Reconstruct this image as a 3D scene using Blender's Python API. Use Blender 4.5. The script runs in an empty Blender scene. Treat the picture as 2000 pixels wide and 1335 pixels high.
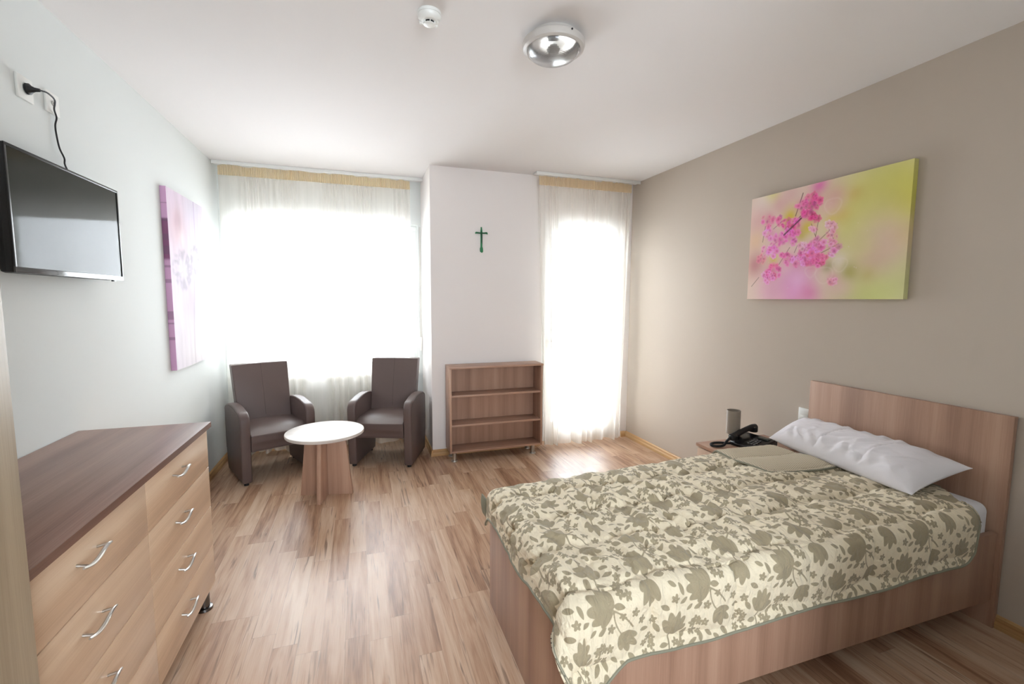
import bpy, bmesh, math, random
import numpy as np
from mathutils import Vector, Matrix
PI = math.pi
C = bpy.context.scene.collection
scene = bpy.context.scene

# ------------------------------------------------------------------ camera
F_PX, PITCH, YAW, ROLL, CAM_H = 884.75, 0.0929, -0.3224, -0.0047, 1.4645
cam_d = bpy.data.cameras.new('camera')
cam_d.sensor_width = 36.0
cam_d.lens = F_PX / 2000 * 36.0
cam_d.clip_start = 0.02
cam = bpy.data.objects.new('camera', cam_d)
C.objects.link(cam)
cy_, sy_ = math.cos(YAW), math.sin(YAW)
cp_, sp_ = math.cos(PITCH), math.sin(PITCH)
R_ = Vector((cy_, sy_, 0)); Fh = Vector((-sy_, cy_, 0))
F_ = Fh * cp_ - Vector((0, 0, sp_)); U_ = Fh * sp_ + Vector((0, 0, cp_))
cr_, sr_ = math.cos(ROLL), math.sin(ROLL)
Rc = R_ * cr_ - U_ * sr_; Uc = R_ * sr_ + U_ * cr_
M = Matrix((Rc, Uc, -F_)).transposed().to_4x4()
M.translation = Vector((0, 0, CAM_H))
cam.matrix_world = M
scene.camera = cam

# ------------------------------------------------------------------ light
SKY = 9.0
world = bpy.data.worlds.new('sky'); scene.world = world
world.use_nodes = True
wn = world.node_tree.nodes; wl = world.node_tree.links
bg = wn['Background']
bg.inputs[0].default_value = (0.92, 0.965, 1.065, 1)
bg.inputs[1].default_value = SKY

YB_ = -1.9
def portal(name, loc, sx, sz, rz=0.0):
    l = bpy.data.lights.new(name, 'AREA'); l.shape = 'RECTANGLE'; l.size = sx; l.size_y = sz
    l.cycles.is_portal = True
    o = bpy.data.objects.new(name, l); C.objects.link(o)
    o.location = loc; o.rotation_euler = (-PI / 2, 0, rz)   # faces the room (-Y)
portal('window_portal', (-0.27, 4.98, 1.47), 1.68, 1.5)
portal('window_portal', (0.46, YB_ - .28, 1.6), 1.54, 1.3, PI)  # portal of the added window behind the camera
portal('door_portal', (2.15, 4.36, 1.14), 0.92, 2.28)

scene.view_settings.view_transform = 'Standard'
scene.view_settings.look = 'None'
scene.view_settings.gamma = 1
scene.view_settings.use_curve_mapping = False
scene.view_settings.exposure = 1.42

# room dimensions
XL, XR, YP, YW, PX, H = -1.196, 2.696, 4.16, 4.80, 0.61, 2.65
YB = YB_

# ------------------------------------------------------------------ colour / material helpers
def lin(c):
    r = []
    for v in c[:3]:
        v /= 255.0
        r.append(v / 12.92 if v <= 0.04045 else ((v + 0.055) / 1.055) ** 2.4)
    return tuple(r)
def L4(c): return lin(c) + (1.0,)

def new_mat(name):
    m = bpy.data.materials.new(name); m.use_nodes = True
    nt = m.node_tree; b = nt.nodes['Principled BSDF']
    return m, nt, b
def mat(name, col, rough=0.6, metal=0.0, spec=0.5, noise=0.0, bump=0.0, nscale=40, coat=0, sheen=0):
    m, nt, b = new_mat(name)
    b.inputs['Base Color'].default_value = L4(col)
    b.inputs['Roughness'].default_value = rough
    b.inputs['Metallic'].default_value = metal
    b.inputs['Specular IOR Level'].default_value = spec
    if coat: b.inputs['Coat Weight'].default_value = coat
    if sheen: b.inputs['Sheen Weight'].default_value = sheen
    tc = nt.nodes.new('ShaderNodeTexCoord'); n = nt.nodes.new('ShaderNodeTexNoise')
    n.inputs['Scale'].default_value = nscale; n.inputs['Detail'].default_value = 4
    nt.links.new(tc.outputs['Object'], n.inputs['Vector'])
    if noise:
        mx = nt.nodes.new('ShaderNodeMix'); mx.data_type = 'RGBA'
        d = lin(col)
        mx.inputs['A'].default_value = tuple(v * (1 - noise) for v in d) + (1,)
        mx.inputs['B'].default_value = tuple(min(1, v * (1 + noise)) for v in d) + (1,)
        nt.links.new(n.outputs['Fac'], mx.inputs['Factor'])
        nt.links.new(mx.outputs['Result'], b.inputs['Base Color'])
    if bump:
        bp = nt.nodes.new('ShaderNodeBump'); bp.inputs['Strength'].default_value = bump
        bp.inputs['Distance'].default_value = 0.002
        nt.links.new(n.outputs['Fac'], bp.inputs['Height'])
        nt.links.new(bp.outputs['Normal'], b.inputs['Normal'])
    return m

def ramp(nt, src, stops):
    r = nt.nodes.new('ShaderNodeValToRGB')
    while len(r.color_ramp.elements) < len(stops): r.color_ramp.elements.new(0.5)
    for e, (p, c) in zip(r.color_ramp.elements, stops):
        e.position = p; e.color = L4(c) if len(c) == 3 else c
    nt.links.new(src, r.inputs['Fac'])
    return r

def wood(name, dark, mid, light, axis='z', rough=0.38, off=0.0, fine=1.0):
    """laminate with straight grain along one axis of the object"""
    m, nt, b = new_mat(name)
    tc = nt.nodes.new('ShaderNodeTexCoord')
    def mp(sl, sc):
        q = nt.nodes.new('ShaderNodeMapping')
        s = [sc, sc, sc]; s['xyz'.index(axis)] = sl
        q.inputs['Scale'].default_value = s
        q.inputs['Location'].default_value = (off, off * 1.7, off * 0.6)
        nt.links.new(tc.outputs['Object'], q.inputs['Vector']); return q
    a = nt.nodes.new('ShaderNodeTexNoise'); a.inputs['Scale'].default_value = 1; a.inputs['Detail'].default_value = 3
    nt.links.new(mp(0.35, 11).outputs[0], a.inputs['Vector'])
    f = nt.nodes.new('ShaderNodeTexNoise'); f.inputs['Scale'].default_value = 1; f.inputs['Detail'].default_value = 5
    f.inputs['Roughness'].default_value = 0.7
    nt.links.new(mp(4, 230 * fine).outputs[0], f.inputs['Vector'])
    mx = nt.nodes.new('ShaderNodeMath'); mx.operation = 'MULTIPLY_ADD'
    nt.links.new(f.outputs['Fac'], mx.inputs[0]); mx.inputs[1].default_value = 0.45
    nt.links.new(a.outputs['Fac'], mx.inputs[2])
    r = ramp(nt, mx.outputs[0], [(0.50, dark), (0.72, mid), (0.95, light)])
    nt.links.new(r.outputs['Color'], b.inputs['Base Color'])
    b.inputs['Roughness'].default_value = rough
    b.inputs['Specular IOR Level'].default_value = 0.4
    bp = nt.nodes.new('ShaderNodeBump'); bp.inputs['Strength'].default_value = 0.12; bp.inputs['Distance'].default_value = 0.001
    nt.links.new(f.outputs['Fac'], bp.inputs['Height']); nt.links.new(bp.outputs['Normal'], b.inputs['Normal'])
    return m

def attr_mat(name, attr, rough=0.7, bump=0.0):
    m, nt, b = new_mat(name)
    a = nt.nodes.new('ShaderNodeAttribute'); a.attribute_name = attr
    nt.links.new(a.outputs['Color'], b.inputs['Base Color'])
    b.inputs['Roughness'].default_value = rough
    b.inputs['Specular IOR Level'].default_value = 0.3
    return m

# ------------------------------------------------------------------ mesh helpers
def tagp(o, label=None, cat=None, group=None, kind=None):
    if label: o['label'] = label
    if cat: o['category'] = cat
    if group: o['group'] = group
    if kind: o['kind'] = kind
    return o
def thing(name, label, cat, loc=(0, 0, 0), rotz=0.0, group=None):
    o = bpy.data.objects.new(name, None); C.objects.link(o)
    o.empty_display_size = 0.1
    o.location = loc; o.rotation_euler = (0, 0, rotz)
    return tagp(o, label, cat, group)

class MB:
    def __init__(self): self.bm = bmesh.new()
    def box(self, x0, x1, y0, y1, z0, z1, bevel=0.0, seg=2):
        b = bmesh.new()
        bmesh.ops.create_cube(b, size=1)
        for v in b.verts:
            v.co = Vector((x0 + (v.co.x + .5) * (x1 - x0), y0 + (v.co.y + .5) * (y1 - y0), z0 + (v.co.z + .5) * (z1 - z0)))
        if bevel:
            bmesh.ops.bevel(b, geom=b.edges[:], offset=bevel, segments=seg, profile=0.5, affect='EDGES')
        return self.merge(b)
    def merge(self, b, mtx=None):
        if mtx is not None: bmesh.ops.transform(b, matrix=mtx, verts=b.verts)
        me = bpy.data.meshes.new('tmp'); b.to_mesh(me); self.bm.from_mesh(me)
        bpy.data.meshes.remove(me); b.free(); return self
    def prism(self, pts, axis, a0, a1, bevel=0.0, seg=2):
        """polygon pts (2D) extruded along axis; order of remaining axes is x,y,z without axis"""
        b = bmesh.new(); ax = 'xyz'.index(axis)
        def mk(p, a):
            q = list(p); q.insert(ax, a); return b.verts.new(q)
        v0 = [mk(p, a0) for p in pts]; v1 = [mk(p, a1) for p in pts]
        n = len(pts)
        b.faces.new(v0); b.faces.new(list(reversed(v1)))
        for i in range(n): b.faces.new((v0[i], v1[i], v1[(i + 1) % n], v0[(i + 1) % n]))
        bmesh.ops.recalc_face_normals(b, faces=b.faces)
        if bevel:
            es = [e for e in b.edges if len(e.link_faces) == 2 and e.calc_face_angle(0) > 0.6]
            bmesh.ops.bevel(b, geom=es, offset=bevel, segments=seg, profile=0.5, affect='EDGES')
        return self.merge(b)
    def lathe(self, prof, cx=0, cy=0, n=40, cap=True):
        b = bmesh.new(); rings = []
        for r, z in prof:
            rings.append([b.verts.new((cx + r * math.cos(2 * PI * i / n), cy + r * math.sin(2 * PI * i / n), z)) for i in range(n)])
        for a, c in zip(rings, rings[1:]):
            for i in range(n): b.faces.new((a[i], a[(i + 1) % n], c[(i + 1) % n], c[i]))
        if cap:
            b.faces.new(list(reversed(rings[0]))); b.faces.new(rings[-1])
        bmesh.ops.recalc_face_normals(b, faces=b.faces)
        return self.merge(b)
    def tube(self, pts, r, n=10, closed=False, radii=None):
        b = bmesh.new(); P = [Vector(p) for p in pts]; rings = []
        up = Vector((0, 0, 1)); last = None
        for i, p in enumerate(P):
            if closed: t = P[(i + 1) % len(P)] - P[i - 1]
            else: t = P[min(i + 1, len(P) - 1)] - P[max(i - 1, 0)]
            t.normalize()
            if last is None:
                s = t.cross(up)
                if s.length < 1e-3: s = t.cross(Vector((1, 0, 0)))
            else: s = last - t * last.dot(t)
            s.normalize(); last = s; u = s.cross(t)
            rr = radii[i] if radii else r
            rings.append([b.verts.new(p + (s * math.cos(2 * PI * k / n) + u * math.sin(2 * PI * k / n)) * rr) for k in range(n)])
        prs = list(zip(rings, rings[1:])) + ([(rings[-1], rings[0])] if closed else [])
        for a, c in prs:
            for k in range(n): b.faces.new((a[k], a[(k + 1) % n], c[(k + 1) % n], c[k]))
        if not closed:
            b.faces.new(list(reversed(rings[0]))); b.faces.new(rings[-1])
        bmesh.ops.recalc_face_normals(b, faces=b.faces)
        return self.merge(b)
    def build(self, name, m, parent=None, smooth=True, label=None, loc=None):
        me = bpy.data.meshes.new(name)
        self.bm.to_mesh(me); self.bm.free()
        return link_mesh(name, me, m, parent, smooth, label, loc)

def link_mesh(name, me, m, parent=None, smooth=True, label=None, loc=None):
    if m is not None: me.materials.append(m)
    if smooth:
        me.shade_smooth()
        try: me.set_sharp_from_angle(angle=math.radians(38))
        except Exception: pass
    o = bpy.data.objects.new(name, me); C.objects.link(o)
    if parent is not None: o.parent = parent
    if loc: o.location = loc
    if label: o['label'] = label
    return o

def grid_mesh(name, P, closed_u=False):
    """P: (nu,nv,3) array -> mesh"""
    nu, nv = P.shape[:2]
    me = bpy.data.meshes.new(name)
    idx = np.arange(nu * nv).reshape(nu, nv)
    if closed_u: idx = np.vstack([idx, idx[:1]])
    f = np.stack([idx[:-1, :-1], idx[1:, :-1], idx[1:, 1:], idx[:-1, 1:]], -1).reshape(-1, 4)
    me.from_pydata(P.reshape(-1, 3).tolist(), [], f.tolist())
    me.update()
    return me

def catmull(pts, k=8):
    P = [Vector(p) for p in pts]; P = [P[0] * 2 - P[1]] + P + [P[-1] * 2 - P[-2]]
    out = []
    for i in range(1, len(P) - 2):
        a, b, c, d = P[i - 1:i + 3]
        for j in range(k):
            t = j / k
            out.append(0.5 * ((2 * b) + (c - a) * t + (2 * a - 5 * b + 4 * c - d) * t * t + (3 * b - a - 3 * c + d) * t ** 3))
    out.append(P[-2]); return out

def dup(root, loc, rotz):
    r = root.copy(); C.objects.link(r); r.location = loc; r.rotation_euler = (0, 0, rotz)
    for ch in list(root.children):
        c = ch.copy(); C.objects.link(c); c.parent = r
        for g in ch.children:
            d = g.copy(); C.objects.link(d); d.parent = c
    return r
def struct(name, mb, m, smooth=False):
    o = mb.build(name, m, smooth=smooth); o['kind'] = 'structure'; return o

# smooth deterministic noise on arrays
def vnoise(x, y, seed=0):
    xi = np.floor(x).astype(np.int64); yi = np.floor(y).astype(np.int64)
    xf = x - xi; yf = y - yi
    def h(a, b):
        n = (a * 374761393 + b * 668265263 + seed * 974711) & 0x7fffffff
        n = ((n ^ (n >> 13)) * 1274126177) & 0x7fffffff
        return ((n ^ (n >> 16)) & 0xffff) / 65535.0
    u = xf * xf * (3 - 2 * xf); v = yf * yf * (3 - 2 * yf)
    return (h(xi, yi) * (1 - u) + h(xi + 1, yi) * u) * (1 - v) + (h(xi, yi + 1) * (1 - u) + h(xi + 1, yi + 1) * u) * v
def fbm(x, y, seed=0, o=4):
    s = 0; a = 0.5; t = 0
    for i in range(o):
        s = s + a * vnoise(x * 2 ** i, y * 2 ** i, seed + i * 7); t += a; a *= 0.5
    return s / t
def sstep(a, b, x):
    t = np.clip((x - a) / (b - a), 0, 1); return t * t * (3 - 2 * t)

# ------------------------------------------------------------------ materials
M_wall = mat('white_wall_paint', (223, 226, 224), 0.85, spec=0.2, bump=0.05, nscale=220)
M_pier = mat('warm_white_wall_paint', (238, 232, 229), 0.85, spec=0.2, bump=0.05, nscale=220)
M_taupe = mat('taupe_wall_paint', (196, 184, 171), 0.85, spec=0.2, bump=0.05, nscale=220)
M_ceil = mat('ceiling_paint', (230, 226, 224), 0.9, spec=0.15)
M_white = mat('white_plastic', (236, 236, 232), 0.35)
M_frame = mat('white_window_frame', (238, 238, 236), 0.35)
M_black = mat('black_plastic', (16, 16, 19), 0.28)
M_blackm = mat('matte_black_plastic', (20, 20, 23), 0.5)
M_chrome = mat('satin_steel', (196, 194, 190), 0.28, metal=1.0)
M_base = wood('oak_baseboard', (168, 128, 82), (200, 160, 112), (222, 188, 142), 'x', 0.4)
M_basey = wood('oak_baseboard_long', (168, 128, 82), (200, 160, 112), (222, 188, 142), 'y', 0.4)
W = dict(dark=(152, 117, 98), mid=(174, 138, 117), light=(190, 155, 133))
M_wz = wood('rosy_oak_vertical', W['dark'], W['mid'], W['light'], 'z')
M_wy = wood('rosy_oak_lengthwise', (118, 90, 80), (143, 112, 100), (163, 132, 118), 'y', 0.34)
M_wx = wood('rosy_oak_crosswise', W['dark'], W['mid'], W['light'], 'x')
M_dr = wood('pale_drawer_oak', (188, 156, 128), (210, 178, 148), (224, 196, 167), 'y', 0.36)
M_ward = wood('pale_wardrobe_oak', (140, 122, 98), (160, 142, 117), (178, 160, 134), 'z', 0.45)
M_edge = wood('dark_edge_banding', (96, 68, 56), (116, 84, 70), (134, 100, 84), 'y', 0.4)
M_leather = mat('brown_leatherette', (96, 80, 76), 0.42, spec=0.5, noise=0.08, bump=0.35, nscale=260)
M_seam = mat('seam_thread', (46, 36, 34), 0.7)
M_linen = mat('white_linen', (234, 233, 236), 0.85, spec=0.2, bump=0.15, nscale=500, sheen=0.2)
M_table = wood('pale_tabletop', (200, 190, 182), (212, 204, 197), (222, 215, 209), 'x', 0.33)

def floor_material():
    m, nt, b = new_mat('laminate_floor')
    N = nt.nodes.new; Lk = nt.links.new
    tc = N('ShaderNodeTexCoord'); sep = N('ShaderNodeSeparateXYZ'); Lk(tc.outputs['Object'], sep.inputs[0])
    def mth(op, a, bb=None, c=None):
        n = N('ShaderNodeMath'); n.operation = op
        for i, v in enumerate((a, bb, c)):
            if v is None: continue
            if isinstance(v, (int, float)): n.inputs[i].default_value = v
            else: Lk(v, n.inputs[i])
        return n.outputs[0]
    SW, BL = 0.0965, 0.70
    u = mth('DIVIDE', sep.outputs['X'], SW)
    col = mth('FLOOR', u); fu = mth('FRACT', u)
    wn1 = N('ShaderNodeTexWhiteNoise'); wn1.noise_dimensions = '1D'; Lk(col, wn1.inputs['W'])
    v = mth('ADD', mth('DIVIDE', sep.outputs['Y'], BL), mth('MULTIPLY', wn1.outputs['Value'], 7.31))
    row = mth('FLOOR', v); fv = mth('FRACT', v)
    cid = N('ShaderNodeCombineXYZ'); Lk(col, cid.inputs[0]); Lk(row, cid.inputs[1])
    wn2 = N('ShaderNodeTexWhiteNoise'); wn2.noise_dimensions = '3D'; Lk(cid.outputs[0], wn2.inputs['Vector'])
    # per board offset of the grain
    gx = mth('ADD', sep.outputs['X'], mth('MULTIPLY', wn2.outputs['Value'], 13.7))
    gy = mth('ADD', sep.outputs['Y'], mth('MULTIPLY', wn2.outputs['Value'], 5.3))
    g = N('ShaderNodeCombineXYZ'); Lk(mth('MULTIPLY', gx, 22), g.inputs[0]); Lk(mth('MULTIPLY', gy, 1.8), g.inputs[1])
    n1 = N('ShaderNodeTexNoise'); n1.inputs['Scale'].default_value = 1; n1.inputs['Detail'].default_value = 4; n1.inputs['Distortion'].default_value = 0.9
    Lk(g.outputs[0], n1.inputs['Vector'])
    g2 = N('ShaderNodeCombineXYZ'); Lk(mth('MULTIPLY', gx, 260), g2.inputs[0]); Lk(mth('MULTIPLY', gy, 7), g2.inputs[1])
    n2 = N('ShaderNodeTexNoise'); n2.inputs['Scale'].default_value = 1; n2.inputs['Detail'].default_value = 3
    Lk(g2.outputs[0], n2.inputs['Vector'])
    g3 = N('ShaderNodeCombineXYZ'); Lk(mth('MULTIPLY', gx, 42), g3.inputs[0]); Lk(mth('MULTIPLY', gy, 2.1), g3.inputs[1])
    n3 = N('ShaderNodeTexNoise'); n3.inputs['Scale'].default_value = 1; n3.inputs['Detail'].default_value = 5; n3.inputs['Distortion'].default_value = 1.6
    Lk(g3.outputs[0], n3.inputs['Vector'])
    val = mth('ADD', mth('ADD', mth('MULTIPLY', n1.outputs['Fac'], 0.66), mth('MULTIPLY', n2.outputs['Fac'], 0.30)),
              mth('MULTIPLY', wn2.outputs['Value'], 0.24))
    r = ramp(nt, val, [(0.36, (136, 98, 74)), (0.48, (172, 134, 106)), (0.62, (194, 160, 132)), (0.82, (212, 186, 162))])
    st = N('ShaderNodeMapRange'); st.inputs['From Min'].default_value = 0.59; st.inputs['From Max'].default_value = 0.72
    Lk(n3.outputs['Fac'], st.inputs['Value'])
    mx = N('ShaderNodeMix'); mx.data_type = 'RGBA'
    Lk(mth('MULTIPLY', st.outputs['Result'], 0.72), mx.inputs['Factor'])
    Lk(r.outputs['Color'], mx.inputs['A']); mx.inputs['B'].default_value = L4((96, 66, 50))
    # seams
    eu = mth('MINIMUM', fu, mth('SUBTRACT', 1, fu)); ev = mth('MINIMUM', fv, mth('SUBTRACT', 1, fv))
    sm = mth('MAXIMUM', mth('LESS_THAN', eu, 0.010), mth('LESS_THAN', ev, 0.0016))
    mx2 = N('ShaderNodeMix'); mx2.data_type = 'RGBA'
    Lk(mth('MULTIPLY', sm, 0.35), mx2.inputs['Factor']); Lk(mx.outputs['Result'], mx2.inputs['A'])
    mx2.inputs['B'].default_value = L4((110, 80, 60))
    Lk(mx2.outputs['Result'], b.inputs['Base Color'])
    b.inputs['Roughness'].default_value = 0.36
    b.inputs['Specular IOR Level'].default_value = 0.55
    bp = N('ShaderNodeBump'); bp.inputs['Strength'].default_value = 0.08; bp.inputs['Distance'].default_value = 0.001
    Lk(n2.outputs['Fac'], bp.inputs['Height']); Lk(bp.outputs['Normal'], b.inputs['Normal'])
    return m
M_floor = floor_material()

def sheer(name, col, transp, transl):
    m, nt, b = new_mat(name)
    nt.nodes.remove(b); out = nt.nodes['Material Output']
    d = nt.nodes.new('ShaderNodeBsdfDiffuse'); d.inputs[0].default_value = L4(col)
    t = nt.nodes.new('ShaderNodeBsdfTranslucent'); t.inputs[0].default_value = L4(col)
    tr = nt.nodes.new('ShaderNodeBsdfTransparent')
    tc = nt.nodes.new('ShaderNodeTexCoord'); n = nt.nodes.new('ShaderNodeTexNoise')
    mp = nt.nodes.new('ShaderNodeMapping'); mp.inputs['Scale'].default_value = (60, 60, 2)
    nt.links.new(tc.outputs['Object'], mp.inputs['Vector']); nt.links.new(mp.outputs[0], n.inputs['Vector'])
    n.inputs['Scale'].default_value = 1
    m1 = nt.nodes.new('ShaderNodeMixShader'); m1.inputs[0].default_value = transl
    nt.links.new(d.outputs[0], m1.inputs[1]); nt.links.new(t.outputs[0], m1.inputs[2])
    mr = nt.nodes.new('ShaderNodeMapRange')
    mr.inputs['To Min'].default_value = transp - 0.05; mr.inputs['To Max'].default_value = transp + 0.05
    nt.links.new(n.outputs['Fac'], mr.inputs['Value'])
    m2 = nt.nodes.new('ShaderNodeMixShader'); nt.links.new(mr.outputs[0], m2.inputs[0])
    nt.links.new(m1.outputs[0], m2.inputs[1]); nt.links.new(tr.outputs[0], m2.inputs[2])
    nt.links.new(m2.outputs[0], out.inputs['Surface'])
    return m
M_sheer = sheer('sheer_curtain', (250, 246, 239), 0.36, 0.55)
M_header = sheer('gathered_curtain_header', (248, 230, 198), 0.16, 0.6)

def glass_mat():
    m, nt, b = new_mat('window_glass'); nt.nodes.remove(b); out = nt.nodes['Material Output']
    g = nt.nodes.new('ShaderNodeBsdfGlossy'); g.inputs['Roughness'].default_value = 0.01
    t = nt.nodes.new('ShaderNodeBsdfTransparent'); t.inputs[0].default_value = (0.94, 0.96, 0.95, 1)
    f = nt.nodes.new('ShaderNodeFresnel'); f.inputs[0].default_value = 1.45
    mx = nt.nodes.new('ShaderNodeMixShader')
    nt.links.new(f.outputs[0], mx.inputs[0]); nt.links.new(t.outputs[0], mx.inputs[1]); nt.links.new(g.outputs[0], mx.inputs[2])
    nt.links.new(mx.outputs[0], out.inputs['Surface']); return m
M_glass = glass_mat()

# ------------------------------------------------------------------ the room
RX0, RX1, RZ0, RZ1 = -.30, 1.22, .96, 2.24
struct('floor', MB().box(XL - .3, XR + .3, YB - .2, YW + .35, -0.12, 0), M_floor)
struct('ceiling', MB().box(XL - .3, XR + .3, YB - .2, YW + .35, H, H + .15), M_ceil)
struct('wall_left', MB().box(XL - .25, XL, YB - .2, YW + .35, 0, H), M_wall)
struct('wall_right', MB().box(XR, XR + .25, YB - .2, YP + .24, 0, H), M_taupe)
w = MB()
w.box(XL, RX0, YB - .2, YB, 0, H); w.box(RX1, XR, YB - .2, YB, 0, H)
w.box(RX0, RX1, YB - .2, YB, 0, RZ0); w.box(RX0, RX1, YB - .2, YB, RZ1, H)
struct('wall_front', w, M_wall)
struct('added_shade_wall', MB().box(1.27, XR, YB, .40, 0, H), M_wall)  # unseen wall, added to keep rear daylight off the near right floor
WX0, WX1, WZ0, WZ1 = -1.12, 0.575, 0.72, 2.22
w = MB()
w.box(XL, WX0, YW, YW + .3, 0, H); w.box(WX1, PX, YW, YW + .3, 0, H)
w.box(WX0, WX1, YW, YW + .3, 0, WZ0); w.box(WX0, WX1, YW, YW + .3, WZ1, H)
struct('wall_window', w, M_wall)
DX0, DX1, DZ1 = 1.70, 2.62, 2.285
w = MB()
w.box(PX, DX0, YP, YP + .24, 0, H); w.box(DX1, XR, YP, YP + .24, 0, H); w.box(DX0, DX1, YP, YP + .24, DZ1, H)
w.box(PX, PX + .24, YP + .24, YW + .3, 0, H)
struct('wall_back', w, M_pier)
# balcony outside the door
struct('floor_balcony', MB().box(PX + .24, XR + .3, YP + .24, YP + 1.7, -0.14, -0.02), mat('balcony_tiles', (190, 186, 178), 0.7, noise=0.05))

# window with frame, sashes, pane and sill
def window():
    y = YW + .10
    fr = MB()
    fr.box(WX0, WX1, y, y + .07, WZ0, WZ0 + .05, .004); fr.box(WX0, WX1, y, y + .07, WZ1 - .05, WZ1, .004)
    fr.box(WX0, WX0 + .05, y, y + .07, WZ0 + .05, WZ1 - .05, .004); fr.box(WX1 - .05, WX1, y, y + .07, WZ0 + .05, WZ1 - .05, .004)
    root = struct('window_1', fr, M_frame)
    a, b, z0, z1 = WX0 + .04, WX1 - .04, WZ0 + .04, WZ1 - .04
    s = MB()
    s.box(a, b, y - .015, y + .05, z0, z0 + .05, .004); s.box(a, b, y - .015, y + .05, z1 - .05, z1, .004)
    s.box(a, a + .05, y - .015, y + .05, z0 + .05, z1 - .05, .004); s.box(b - .05, b, y - .015, y + .05, z0 + .05, z1 - .05, .004)
    so = s.build('window_sash', M_frame, root, smooth=False)
    MB().box(a + .05, b - .05, y + .015, y + .021, z0 + .05, z1 - .05).build('pane', M_glass, so, smooth=False)
    h = MB(); h.box(a + .013, a + .037, y - .03, y - .015, 1.36, 1.43, .003); h.box(a + .016, a + .034, y - .05, y - .03, 1.28, 1.41, .004)
    h.build('window_handle', M_white, so)
    MB().box(WX0 - .02, WX1 + .0, YW - .04, YW + .10, WZ0 - .03, WZ0 - .001, .004).build('window_sill', M_white, root)
window()
def added_rear_window():  # out-of-view window, added to brighten surfaces that face the camera
    y = YB - .16; x0, x1, z0, z1 = RX0, RX1, RZ0, RZ1
    fr = MB()
    fr.box(x0, x1, y, y + .07, z0, z0 + .06, .004); fr.box(x0, x1, y, y + .07, z1 - .06, z1, .004)
    fr.box(x0, x0 + .06, y, y + .07, z0 + .06, z1 - .06, .004); fr.box(x1 - .06, x1, y, y + .07, z0 + .06, z1 - .06, .004)
    root = struct('added_window_2', fr, M_frame)
    MB().box(x0 + .06, x1 - .06, y + .03, y + .036, z0 + .06, z1 - .06).build('pane', M_glass, root, smooth=False)
added_rear_window()

def door():
    y = YP + .10
    fr = MB()
    fr.box(DX0, DX0 + .06, y, y + .08, 0, DZ1, .004); fr.box(DX1 - .06, DX1, y, y + .08, 0, DZ1, .004)
    fr.box(DX0 + .06, DX1 - .06, y, y + .08, DZ1 - .06, DZ1, .004); fr.box(DX0 + .06, DX1 - .06, y, y + .08, 0, .035, .004)
    root = struct('door_1', fr, M_frame)
    a, b, z0, z1 = DX0 + .06, DX1 - .06, .035, DZ1 - .06
    s = MB()
    s.box(a, a + .09, y - .015, y + .055, z0, z1, .004); s.box(b - .09, b, y - .015, y + .055, z0, z1, .004)
    s.box(a + .09, b - .09, y - .015, y + .055, z0, z0 + .17, .004); s.box(a + .09, b - .09, y - .015, y + .055, z1 - .10, z1, .004)
    so = s.build('door_leaf', M_frame, root, smooth=False)
    MB().box(a + .09, b - .09, y + .015, y + .021, z0 + .17, z1 - .10).build('pane', M_glass, so, smooth=False)
    h = MB(); h.box(a + .03, a + .058, y - .025, y - .015, .98, 1.12, .003); h.tube([(a + .044, y - .02, 1.05), (a + .044, y - .055, 1.05), (a + .06, y - .06, 1.05), (a + .16, y - .06, 1.05)], .008)
    h.build('door_handle', M_chrome, so)
door()

# baseboards
def board_profile(mb, axis, a0, a1, wallpos, sgn):
    pts = [(wallpos, 0.0), (wallpos + sgn * .018, 0.0), (wallpos + sgn * .018, .022), (wallpos + sgn * .013, .034), (wallpos + sgn * .012, .05), (wallpos + sgn * .005, .058), (wallpos, .06)]
    mb.prism(pts, axis, a0, a1)
    return mb
def bb(name, axis, a0, a1, wp, s, m):
    struct(name, board_profile(MB(), axis, a0, a1, wp, s), m)
bb('baseboard_left', 'y', YB, YW, XL, 1, M_basey)
bb('baseboard_right', 'y', YB, YP, XR, -1, M_basey)
bb('baseboard_window', 'x', XL + .018, PX - .018, YW, -1, M_base)
bb('baseboard_pier', 'y', YP - .018, YW, PX, -1, M_basey)
b_ = board_profile(MB(), 'x', PX, DX0 - .01, YP, -1); board_profile(b_, 'x', DX1 + .005, XR - .018, YP, -1)
struct('baseboard_back', b_, M_base)

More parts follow.
